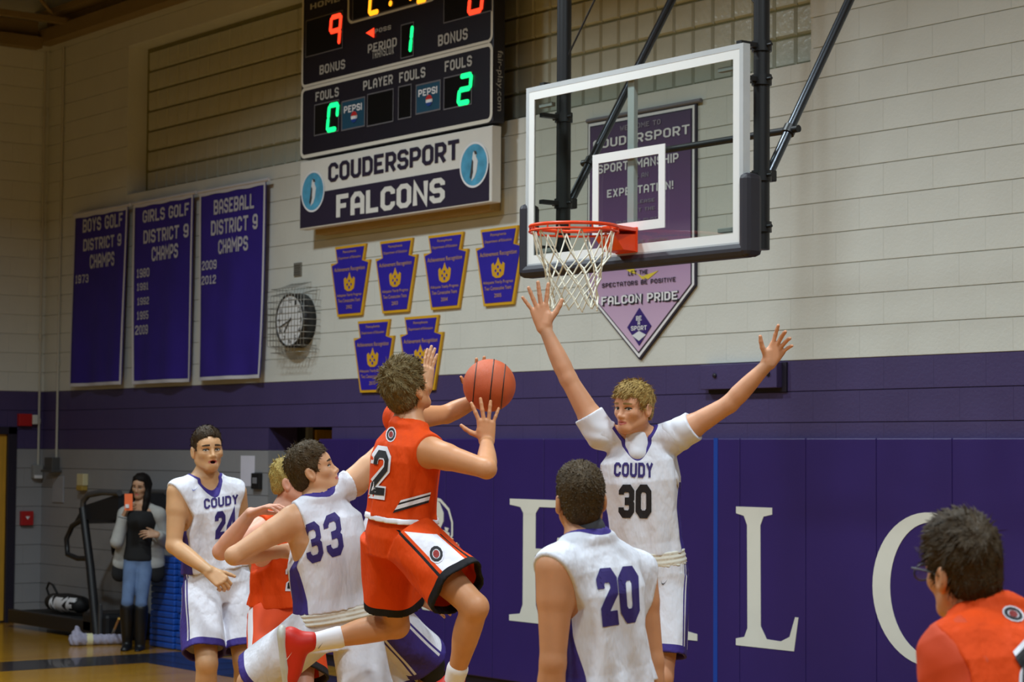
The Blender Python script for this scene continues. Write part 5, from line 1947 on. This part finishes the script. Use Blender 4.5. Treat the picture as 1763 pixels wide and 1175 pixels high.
# ---- white 30: jumping with both arms up under the basket
p30 = Person('player in white, number 30, jumping with both arms spread wide under the basket', 10.0,
             dict(head=(1091, 703, -.02), neck=(1096, 762, .03), pel=(1117, 988, .03), shR=(1034, 748, .02), shL=(1164, 752, .0), hipL=(1150, 1003, .0), hipR=(1086, 1003, .05),
                  elR=(974, 645, -1), wrR=(938, 566, +1), elL=(1256, 696, -1), wrL=(1322, 627, -1), knL=(1138, 1165, -1), anL=(1135, 1320, +1), knR=(1090, 1165, -1), anR=(1088, 1320, +1)),
             '#cf9673', head=((-.66, -.02, -.75), (.05, 1, .05)), brow='#8a6b3c', gaze=(.003, 0),
             hands=dict(R=dict(d=(-.26, .94, -.05), n=(.18, .05, -.98), curl=.03, spread=.26, thumb=(.95, .15), sc=1.12),
                        L=dict(d=(.50, .82, -.1), n=(.1, .1, -.98), curls=[.15, .45, .5, .5], spread=.20, thumb=(1.0, .25))),
             hair=dict(col='#a88b52', top=.013, side=.011, rough=.003, tuft=1700, tl=.034, nape=-.06, lift=.25, fringe=.010, seed=9, line=.054, temple=.045))
p30.sleeve('L', WHITE_T, .33, .010, seed=5)
p30.sleeve('R', WHITE_T, .36, .010, seed=6)
p30.jersey(WHITE_J, hem=.265, fold=.008, seed=21, loose=.014, side_w=.30)
p30.garment('undershirt_collar', [rc(p30.B + p30.up * .0 + p30.front * .015, p30.B + p30.up * .035 + p30.front * .02, [.073, .068], k=.01), rc(p30.B + p30.front * .03 - p30.up * .01, p30.B + p30.front * .062 - p30.up * .05, [.06, .05], k=.03)], .006, WHITE_T)
p30.shorts(WHITE_S, length=.80, rad=(.100, .105), seed=24, fold=.006, waist=.24, stripe=.30)
_q = loft(p30.A, p30.B, p30.latH, p30.latS, p30.prof['ks'], p30.prof['ka'] + .024, p30.prof['kb'] + .026, s0=.19, s1=.285, n=2.4, fold=lambda s, th: .002 * np.sin(s * 210))
p30.garment('waistband', [_q], .006, mat('cream_waistband', '#d9d4c6', .8))
p30.decal('jersey', text_quads('30', .75, .9, seg=.4), [(1066, 890), (1120, 891), (1120, 837), (1067, 837)], M_NUMB, 'jersey_number')
p30.decal('jersey', text_quads('COUDY', .65, .9, seg=.5), [(1057, 820), (1124, 823), (1124, 798), (1058, 797)], M_NUM, 'team_name')
swoosh(p30, 'shorts', [(1138, 1008), (1150, 1008), (1150, 997), (1138, 997)], M_NUMB)
for sd in 'LR': p30.shoe(sd, M_SHW, M_SOLE)

# ---- white 20: nearest, back to the camera
p20 = Person('player in white, number 20, standing nearest with his back to the camera', 7.2,
             dict(head=(999, 862, .02), neck=(1012, 938, .0), pel=(1040, 1212, .0), shL=(957, 983, -.17), shR=(1098, 990, .18),
                  elL=(952, 1143, +1), wrL=(940, 1275, +1), elR=(1122, 1145, +1), wrR=(1120, 1275, +1), knL=(1010, 1440, -1), anL=(1000, 1660, +1), knR=(1085, 1430, +1), anR=(1090, 1630, +1)),
             '#c48a62', head=((-.15, .12, .98), (-.02, 1, -.12)), build=1.04,
             hands=dict(L=dict(d=(0, -1, .1), n=(.9, 0, .3), curl=.3), R=dict(d=(0, -1, .1), n=(-.9, 0, .3), curl=.3)),
             hair=dict(col='#42331f', top=.018, side=.008, rough=.0018, tuft=2200, tl=.009, nape=-.068, lift=.3, seed=12, line=.072))
p20.jersey(WHITE_J, hem=.24, vneck=False, fold=.011, seed=31, loose=.026, side_w=.50, strap=.02)
p20.shorts(WHITE_S, length=.82, rad=(.112, .125), seed=34, waist=.22)
p20.garment('undershirt_collar', [rc(p20.B + p20.up * .01, p20.B + p20.up * .045, [.072, .066], k=.01)], .006, mat('black_collar_print', '#3a3a40', .7))
p20.decal('jersey', text_quads('20', .85, .9, seg=.35), [(1040, 1075), (1100, 1066), (1096, 979), (1027, 985)], M_NUM, 'jersey_number')
for sd in 'LR': p20.shoe(sd, M_SHW, M_SOLE)

# ---- white 24: standing, watching
p24 = Person('player in white, number 24, standing with mouth open looking up to the right', 12.0,
             dict(head=(357, 776, .0), neck=(352, 830, .03), pel=(374, 1000, .03), shR=(308, 850, -.10), shL=(404, 850, .08),
                  elR=(299, 940, -17), wrR=(360, 984, -30), elL=(418, 938, +1), wrL=(432, 1000, 24), knR=(356, 1143, -1), anR=(352, 1275, +1), knL=(420, 1140, -1), anL=(425, 1272, +1)),
             '#c99b70', scale=1.04, head=((.42, .08, -.9), (-.03, 1, .0)), mouth='open', brow='#3c2b1c', gaze=(-.002, .001),
             hands=dict(R=dict(d=(.75, -.55, -.3), n=(.2, -.7, .7), curl=1.0, spread=.05, thumb=(.7, .4)), L=dict(d=(.3, -.95, .1), n=(-.9, 0, .3), curl=.4)),
             hair=dict(col='#3b2e20', top=.018, side=.007, rough=.002, tuft=900, tl=.016, nape=-.06, lift=.4, seed=15, line=.070, temple=.055))
p24.jersey(WHITE_J, hem=.25, fold=.011, seed=41, loose=.020, side_w=.55)
p24.shorts(WHITE_S, length=.86, rad=(.108, .118), seed=44, fold=.009, waist=.29, stripe=.38)
p24.decal('jersey', text_quads('24', .8, 1.0, seg=.4), [(372, 927), (407, 921), (407, 879), (371, 884)], M_NUM, 'jersey_number')
p24.decal('jersey', text_quads('COUDY', .65, .9, seg=.5), [(352, 877), (410, 868), (410, 852), (351, 860)], M_NUM, 'team_name')
swoosh(p24, 'jersey', [(330, 846), (342, 846), (342, 838), (330, 838)], mat('tick_blue', '#4a58a8', .7))
for sd in 'LR': p24.shoe(sd, M_SHB, M_SOLE)

# ---- orange player half hidden behind 33
pH = Person('blond player in orange half hidden behind number 33, one forearm raised', 10.6,
            dict(head=(503, 830, .0), neck=(489, 889, .0), pel=(490, 1050, .03), shR=(452, 912, -.08), shL=(537, 908, .14),
                 elR=(381, 950, -1), wrR=(432, 884, -1), elL=(560, 1000, +1), wrL=(570, 1060, +1), knR=(470, 1190, -1), anR=(465, 1330, +1), knL=(520, 1190, -1), anL=(525, 1330, +1)),
            '#d49a80', head=((.9, .02, -.1), (-.08, 1, 0)), brow='#a08050',
            hands=dict(R=dict(d=(.85, .35, -.2), n=(.35, -.85, -.1), curl=.45, spread=.10, thumb=(.5, .5)), L=dict(d=(.1, -1, 0), n=(-1, 0, 0), curl=.3)),
            hair=dict(col='#a08a4c', top=.016, side=.008, rough=.002, tuft=900, tl=.018, nape=-.06, lift=.4, seed=18, line=.068))
pH.jersey(OR_J, hem=.235, fold=.011, seed=51, loose=.022)
pH.shorts(mat('orange_shorts_white_piping', ORANGE, .7, var=.03, masks=[('m_stripe', '#e8e6ee'), ('m_hem', '#18161a')]), length=.84, rad=(.108, .12), seed=54, waist=.24, stripe=.25)
pH.decal('jersey', text_quads('ST', .9, 1.0, seg=.5), [(472, 963), (502, 956), (502, 940), (472, 946)], M_NUMW, 'team_name')
pH.decal('jersey', text_quads('2', .85, seg=.4), [(494, 1016), (520, 1016), (520, 972), (494, 976)], M_NUMW, 'number_outline')
pH.decal('jersey', text_quads('2', .5, seg=.4), [(495, 1014), (519, 1014), (519, 974), (495, 978)], M_NUMB, 'jersey_number', .005)
for sd in 'LR': pH.shoe(sd, M_SHB, M_SOLE)

# ---- fifth white player, only a leg and a hand show
pV = Person('player in white hidden behind the shooter, only a striped leg and a hand showing', 10.5,
            dict(head=(692, 812, .05), neck=(674, 868, .05), pel=(646, 1046, .05), shR=(676, 884, -.12), shL=(676, 880, .22), hipR=(650, 1058, -.05), hipL=(650, 1054, .15),
                 elR=(690, 975, -1), wrR=(728, 1032, 5), elL=(700, 970, +1), wrL=(730, 960, +1), knR=(742, 1146, +1), anR=(735, 1290, +1), knL=(690, 1200, +1), anL=(650, 1320, +1)),
            '#b58463', head=((.95, .05, .1), (-.1, 1, 0)),
            hands=dict(R=dict(d=(.9, -.35, 0), n=(0, -.3, .9), curl=.5), L=dict(d=(.9, .3, 0), n=(0, 0, -1), curl=.3)),
            hair=dict(col='#3b2e20', top=.02, side=.008, rough=.002, nape=-.06, seed=19))
pV.jersey(WHITE_J, hem=.14, fold=.006, seed=61, loose=.016)
pV.shorts(WHITE_S, length=.88, rad=(.115, .135), seed=64, waist=.24, stripe=.55)
K_, A_, H_ = pV.J['knR'], pV.J['anR'], pV.J['hipR']
pV.garment('knee_sleeve', [rc(K_ + unit(H_ - K_) * .02, K_, [.064, .066], k=.02), rc(K_, K_ + unit(A_ - K_) * .12, [.066, .060], k=.02)], .007, mat('black_knee_sleeve', '#141417', .7))
for sd in 'LR': pV.shoe(sd, M_SHB, M_SOLE)

# ---- orange player with glasses, close on the right
pG = Person('player in orange with glasses, cropped at the right edge, seen from behind', 5.25,
            dict(head=(1658, 985, .03), neck=(1702, 1066, .0), pel=(1765, 1420, -.25), shL=(1640, 1128, -.07), shR=(1860, 1118, .07),
                 elL=(1618, 1325, +1), wrL=(1560, 1470, +1), elR=(1900, 1320, +1), wrR=(1850, 1480, +1), knL=(1690, 1720, +1), anL=(1740, 2010, -1), knR=(1810, 1720, +1), anR=(1850, 2010, -1)),
            '#c8906c', head=((-.46, -.06, .88), (-.16, .97, .12)), build=1.02,
            hands=dict(L=dict(d=(-.3, -.9, .2), n=(.8, 0, .5), curl=.3), R=dict(d=(-.3, -.9, .2), n=(-.8, 0, .5), curl=.3)),
            hair=dict(col='#3d2f1e', top=.034, side=.011, rough=.003, tuft=3000, tl=.030, nape=-.080, lift=.25, fringe=.012, seed=22, line=.068))
pG.sleeve('L', OR_T, .90, .009, seed=8, h=.006)
pG.sleeve('R', OR_T, .90, .009, seed=9, h=.009)
pG.jersey(OR_J, hem=.12, vneck=False, fold=.011, seed=71, loose=.022, strap=.02)
pG.shorts(OR_S, length=.84, rad=(.11, .125), seed=74, waist=.24, h=.009)
round_badge(pG, 'jersey', [(1722, 1062), (1762, 1076), (1766, 1052), (1730, 1038)])
pG.decal('jersey', text_quads('1', .95, seg=.35), [(1742, 1240), (1792, 1240), (1798, 1104), (1748, 1108)], M_NUMW, 'number_outline')
pG.decal('jersey', text_quads('1', .6, seg=.35), [(1742, 1240), (1792, 1240), (1798, 1108), (1748, 1112)], M_NUMB, 'jersey_number', .006)
for sd in 'LR': pG.shoe(sd, M_SHB, M_SOLE)
# glasses: temple arms running to the ears, rims in front of the eyes
gT = lambda x, y, z: pG.hc + pG.HM @ np.array([x, y, z])
M_GLS = mat('glasses_frame', '#2c2c33', .35)
gl_ = MB()
for sx in (-1, 1):
    gl_.tube([gT(sx * .082, -.02, -.002), gT(sx * .080, .04, .012), gT(sx * .072, .108, .016)], .0025, 6)
    gl_.tube([gT(sx * (.037 + .032 * math.cos(t)), .109 - .004 * math.cos(t), .0 + .020 * math.sin(t)) for t in np.linspace(0, 2 * math.pi, 24)[:-1]], .0022, 6, closed=True)
gl_.tube([gT(-.007, .112, .004), gT(.007, .112, .004)], .0025, 6)
go = gl_.build('glasses', M_GLS, pG.root)
gln = MB()
for sx in (-1, 1):
    gln.add([gT(sx * (.037 + .031 * math.cos(t)), .109 - .004 * math.cos(t), .020 * math.sin(t)) for t in np.linspace(0, 2 * math.pi, 24)[:-1]], [tuple(range(23))])
gln.build('lens', gm, go, recalc=False)

# ---- the ball
ball_c = P(842.5, 664, 9.66)
bl = empty('basketball', ball_c)
tag(bl, 'orange basketball held by the leaping player in orange', 'basketball')
M_BALL = mat('ball_leather', '#c4572c', .55, var=.06, scale=30, bump=.35, bscale=420)
bmb = bmesh.new()
bmesh.ops.create_icosphere(bmb, subdivisions=5, radius=.1195)
me = bpy.data.meshes.new('ball_cover')
bmb.to_mesh(me); bmb.free()
me.polygons.foreach_set('use_smooth', [True] * len(me.polygons))
me.materials.append(M_BALL)
bo = bpy.data.objects.new('ball_cover', me); bo.location = ball_c; link(bo, bl)
bu = cv(.10, .99, -.05); bf_ = -CF; br_ = np.cross(bu, bf_)
bu = unit(bu - (bu @ bf_) * bf_); br_ = np.cross(bu, bf_)
def seam(fn, n=72):
    pts = [ball_c + unit(br_ * a + bu * b + bf_ * c) * .1196 for a, b, c in (fn(2 * math.pi * i / n) for i in range(n))]
    MB().tube(pts, .0026, 6, closed=True).build('seam', M_BLACK, bl)
seam(lambda t: (.08 * 1.0, math.cos(t), math.sin(t)))
seam(lambda t: (math.cos(t), -.55 + .0 * t, math.sin(t)) if False else (math.sin(t), .0 + .02, math.cos(t)) if False else (math.cos(t), math.sin(t) * .18 + .0, math.sin(t)) if False else (math.cos(t), -.9 * math.sin(t) * .3 - .1, -abs(math.sin(t)) if False else math.sin(t) * -1) if False else (.62, math.cos(t), math.sin(t)))
seam(lambda t: (-.66, math.cos(t), math.sin(t)))

# ---- spectator with phone by the treadmill
pW = Person('dark-haired woman in a black top and grey cardigan taking a photo', 19.6,
            dict(head=(243, 838, .0), neck=(244, 872, .0), pel=(240, 958, .0), shR=(216, 886, .0), shL=(273, 887, .0), hipR=(228, 966, 0), hipL=(250, 966, 0),
                 elR=(201, 934, -1), wrR=(213, 886, -1), elL=(286, 935, +1), wrL=(272, 921, -1), knR=(219, 1038, -1), anR=(219, 1107, +1), knL=(243, 1040, -1), anL=(241, 1112, +1)),
            '#b98f70', scale=.92, head=((-.30, -.12, -.95), (.06, 1, -.1)), build=.88, h=.009, brow='#241a18',
            hands=dict(R=dict(d=(.4, .9, -.1), n=(.8, -.2, .3), curl=.6), L=dict(d=(-.9, .1, -.3), n=(0, -.5, .8), curl=.4)),
            hair=dict(col='#16110f', top=.02, side=.014, rough=.003, nape=-.1, long=.27, line=.075, seed=25))
M_BTOP = mat('black_top', '#141416', .85)
M_JEAN = mat('blue_jeans', '#5d7396', .85, var=.2, scale=9)
M_CARD = mat('grey_cardigan', '#a8a8a4', .9, var=.06, scale=30)
M_BOOT = mat('black_boot', '#121214', .45)
pf = pW.prof
pW.garment('top', [loft(pW.A, pW.B, pW.latH, pW.latS, pf['ks'], pf['ka'] + .012, pf['kb'] + .016, s0=.10, s1=.93, n=2.3, fold=folds(81, .004)), el(pW.B - pW.up * .13 + pW.front * .085, (.10, .06, .07), frame(pW.front, pW.up), k=.05)], .009, M_BTOP)
pW.garment('jeans', [loft(pW.A, pW.B, pW.latH, pW.latS, pf['ks'], pf['ka'] + .008, pf['kb'] + .01, s0=-.02, s1=.22, n=2.3)] + [rc(pW.J['hip' + sd], pW.J['kn' + sd], np.array([.088, .072, .056]) * .92, k=.012) for sd in 'LR'] + [rc(pW.J['kn' + sd], pW.J['an' + sd], np.array([.056, .054, .048]) * .92, k=.012) for sd in 'LR'], .009, M_JEAN)
for sd in 'LR':
    A_, K_ = pW.J['an' + sd], pW.J['kn' + sd]
    fo = pW.frontH.copy(); fo[2] = 0; fo = unit(fo)
    pW.garment('boot', [rc(K_ + (A_ - K_) * .12, A_, [.066, .064, .055, .046], k=.02), rc(A_ - np.array([0, 0, .045]), A_ + fo * .14 - np.array([0, 0, .06]), [.045, .038], k=.03)], .009, M_BOOT, post=lambda d, q: np.maximum(d, .002 - q[:, 2]))
    S_, E_, W_ = pW.J['sh' + sd], pW.J['el' + sd], pW.J['wr' + sd]
    pW.garment('cardigan_sleeve', [rc(S_, E_, [.066, .060, .056], k=.02), rc(E_, E_ + (W_ - E_) * .85, [.056, .052, .048], k=.02), rc(pW.B + pW.latS * (.05 if sd == 'L' else -.05), S_, [.045, .062], k=.04)], .009, M_CARD)
    l_ = pW.latS * (1 if sd == 'L' else -1)
    pW.garment('cardigan_panel', [rc(S_ - l_ * .03 - pW.up * .05, pW.J['hip' + sd] + l_ * .10 - pW.up * .02, [.075, .075, .085], k=.03, n=unit(np.cross(l_, pW.up) + l_ * .6), s=.55)], .009, M_CARD)
    pW.garment('shirt_tail', [rc(pW.J['hip' + sd] + l_ * .105 + pW.up * .0, pW.J['hip' + sd] + l_ * .11 - pW.up * .12, [.075, .08], k=.03, n=unit(np.cross(l_, pW.up) + l_ * .6), s=.5)], .009, M_BTOP)
MB().tube([pW.J['wrR'] + (pW.J['elR'] - pW.J['wrR']) * .05, pW.J['wrR'] + (pW.J['elR'] - pW.J['wrR']) * .25], .045, 12).build('wrist_band', mat('dark_cuff', '#2a2a2c', .8), pW.root)
ph = empty('phone', P(221.5, 865, 19.25))
tag(ph, 'orange phone held up by the woman in the black top', 'phone')
MB().obox(P(221.5, 865, 19.25), (CR, CU, CF), (.036, .075, .005)).build('case', mat('orange_phone_case', '#ff7a48', .5), ph)
MB().obox(P(219, 872, 19.235), (CR, CU, CF), (.016, .016, .003)).build('camera_lens', M_PRINT_W, ph)

# ================================================================== LEFT CORNER: TREADMILL, MATS, MOP
def FP(u, v):
    d = ray(u, v)
    t = -CAM[2] / d[2]
    return CAM + d * t


M_TM = mat('treadmill_black', '#1c1c1f', .45, var=.05)
M_TMG = mat('treadmill_grey', '#5e5e60', .35, metal=.5)
tm = empty('treadmill', (-10.6, -.35, 0))
tag(tm, 'black folding treadmill with tall uprights against the dark grey wall', 'treadmill')
ty0, ty1 = -.60, -.10           # width of the machine
tx0, tx1 = -11.70, -9.58        # rear to front
MB().box((tx0, ty0 + .03, .09), (tx1 - .25, ty1 - .03, .17), .012).build('deck', M_TM, tm)
MB().box((tx0 + .08, ty0 + .09, .168), (tx1 - .50, ty1 - .09, .176)).build('running_belt', mat('belt_rubber', '#101012', .8), tm)
for y in (ty0, ty1 - .07):
    MB().box((tx0, y, .05), (tx1 - .25, y + .07, .185), .012).build('side_rail', M_TM, tm)
MB().box((tx1 - .45, ty0, .05), (tx1 + .05, ty1, .27), .04).build('motor_hood', M_TM, tm)
MB().box((tx1 - .06, ty0 - .025, .03), (tx1 - .02, ty0 + .01, .36), .008).build('base_plate', M_TMG, tm)
for y in (ty0, ty1):
    MB().box((tx1 - .30, y - .03, 0), (tx1 + .1, y + .03, .05), .01).build('foot', M_TM, tm)
    MB().tube([(tx1 - .12, y, .06), (tx1 - .28, y, .70), (tx1 - .46, y, 1.26)], [.045, .042, .04], 10).build('upright', M_TM, tm)
    MB().tube([(tx1 - .46, y, 1.24), (tx1 - .45, y, 1.33), (tx1 - .34, y, 1.39), (tx1 - .05, y, 1.42), (tx1 + .30, y, 1.42)], .03, 10).build('arm', M_TMG, tm)
    MB().tube([(tx1 - .42, y, 1.16), (tx1 - .68, y, 1.08), (tx1 - .80, y, .95), (tx1 - .77, y, .80), (tx1 - .55, y, .77), (tx1 - .32, y, .78)], .026, 10).build('handrail', M_TM, tm)
MB().add([(tx1 - .66, ty0, 1.10), (tx1 - .46, ty0, 1.28), (tx1 + .28, ty0, 1.41), (tx1 + .28, ty0, 1.17), (tx1 - .38, ty0, 1.15),
          (tx1 - .66, ty1, 1.10), (tx1 - .46, ty1, 1.28), (tx1 + .28, ty1, 1.41), (tx1 + .28, ty1, 1.17), (tx1 - .38, ty1, 1.15)],
         [(0, 1, 2, 3, 4), (9, 8, 7, 6, 5), (0, 5, 6, 1), (1, 6, 7, 2), (2, 7, 8, 3), (3, 8, 9, 4), (4, 9, 5, 0)]).build('console', M_TM, tm)

# sports bag lying on the deck
bagc = np.array([-10.82, -.36, .176])
bg = empty('sports_bag', bagc)
tag(bg, 'black sports bag with big white lettering lying on the treadmill deck', 'bag')
V, Q = sdf_mesh([rc(bagc + np.array([-.30, 0, .11]), bagc + np.array([.28, 0, .115]), [.10, .115, .10], k=.02, n=(0, 0, 1), s=.85)], .012, post=lambda d, p: np.maximum(d, .176 - p[:, 2]))
mesh_np('bag_body', V, Q, mat('black_nylon', '#17171a', .7), bg)
bvb = BVHTree.FromPolygons([Vector(q) for q in V], [tuple(int(i) for i in f) for f in Q])
m = MB()
for q in text_quads('NIKE', .8, .5, seg=.6):
    pts = []
    for g_, h_ in q:
        o = Vector((-11.05 + g_ * .52 + h_ * .05, -2.0, .20 + h_ * .15))
        loc, nor, i_, d_ = bvb.ray_cast(o, Vector((0, 1, 0)))
        if loc is None: break
        pts.append(loc + Vector((0, -.004, 0)))
    if len(pts) == 4: m.add(pts, [(0, 1, 2, 3)])
m.build('bag_lettering', M_PRINT_W, bg, recalc=False)
MB().tube([bagc + np.array([-.20 + .0, -.02, .2]), bagc + np.array([-.26, -.04, .28]), bagc + np.array([-.33, -.05, .30]), bagc + np.array([-.38, -.05, .24]), bagc + np.array([-.36, -.03, .16])], .012, 8).build('carry_strap', mat('black_nylon', '#17171a', .7), bg)

# folded blue gym mats in a stack; each mat is its own thing
M_MAT = mat('blue_vinyl_mat', '#1d4fae', .4, var=.05)
lv1 = ['at the bottom', 'second from the floor', 'third from the floor', 'fourth from the floor', 'on top']
for st, (ax_, bx_, ay_, by_, where) in enumerate(((-8.99, -8.54, -.41, -.06, 'of the narrow stack behind the woman'), (-8.50, -7.74, -.40, -.05, 'of the wide stack behind number 24'))):
    for k in range(5):
        z0 = .004 + k * .168
        jx, jy = random.uniform(-.012, .012), random.uniform(-.012, .012)
        mt = empty('gym_mat', ((ax_ + bx_) / 2, (ay_ + by_) / 2, z0))
        tag(mt, 'folded blue gym mat ' + lv1[k] + ' ' + where, 'gym mat', 'stacked blue gym mats')
        for f in range(3):
            MB().box((ax_ + jx, ay_ + jy, z0 + f * .0555), (bx_ + jx, by_ + jy, z0 + f * .0555 + .054), .012).build('folded_panel', M_MAT, mt)

# dust mop on the floor
mp0 = FP(132, 1112)
mp1 = FP(206, 1110)
mpd = empty('dust_mop', (mp0 + mp1) / 2)
tag(mpd, 'grey dust mop with a wooden handle lying on the floor by the treadmill', 'mop')
V, Q = sdf_mesh([rc(mp0 + np.array([0, 0, .05]), mp1 + np.array([0, 0, .045]), [.06, .05, .05], k=.02, fold=None) if False else rc(mp0 + np.array([0, 0, .05]), mp1 + np.array([0, 0, .045]), [.075, .05, .05, .05], k=.02),
                 rc(mp0 + np.array([.02, 0, .06]), mp0 + np.array([0, 0, .15]), [.06, .03], k=.03)], .01, post=lambda d, p: np.maximum(d - .008 * np.sin(p[:, 0] * 90) * np.sin(p[:, 1] * 80 + p[:, 2] * 60), .004 - p[:, 2]))
mesh_np('mop_head', V, Q, mat('mop_yarn', '#a3a0b4', .95, var=.1, scale=40), mpd)
ha = mp1 + np.array([-.15, 0, .08])
hb_ = P(201, 1075, 19.9)
MB().tube([ha, ha + (hb_ - ha) * .55], .013, 8).build('handle_socket', mat('pale_metal', '#a8a8a4', .4), mpd)
MB().tube([ha + (hb_ - ha) * .5, hb_ + (hb_ - ha) * .5], .012, 8).build('handle', M_OAK, mpd)
tp = mp0 * .72 + mp1 * .28 + np.array([0, 0, .05])
MB().tube([tp - unit(mp1 - mp0) * .03, tp + unit(mp1 - mp0) * .03], .062, 10).build('tie', mat('mop_tie', '#d8d2a8', .8), mpd)
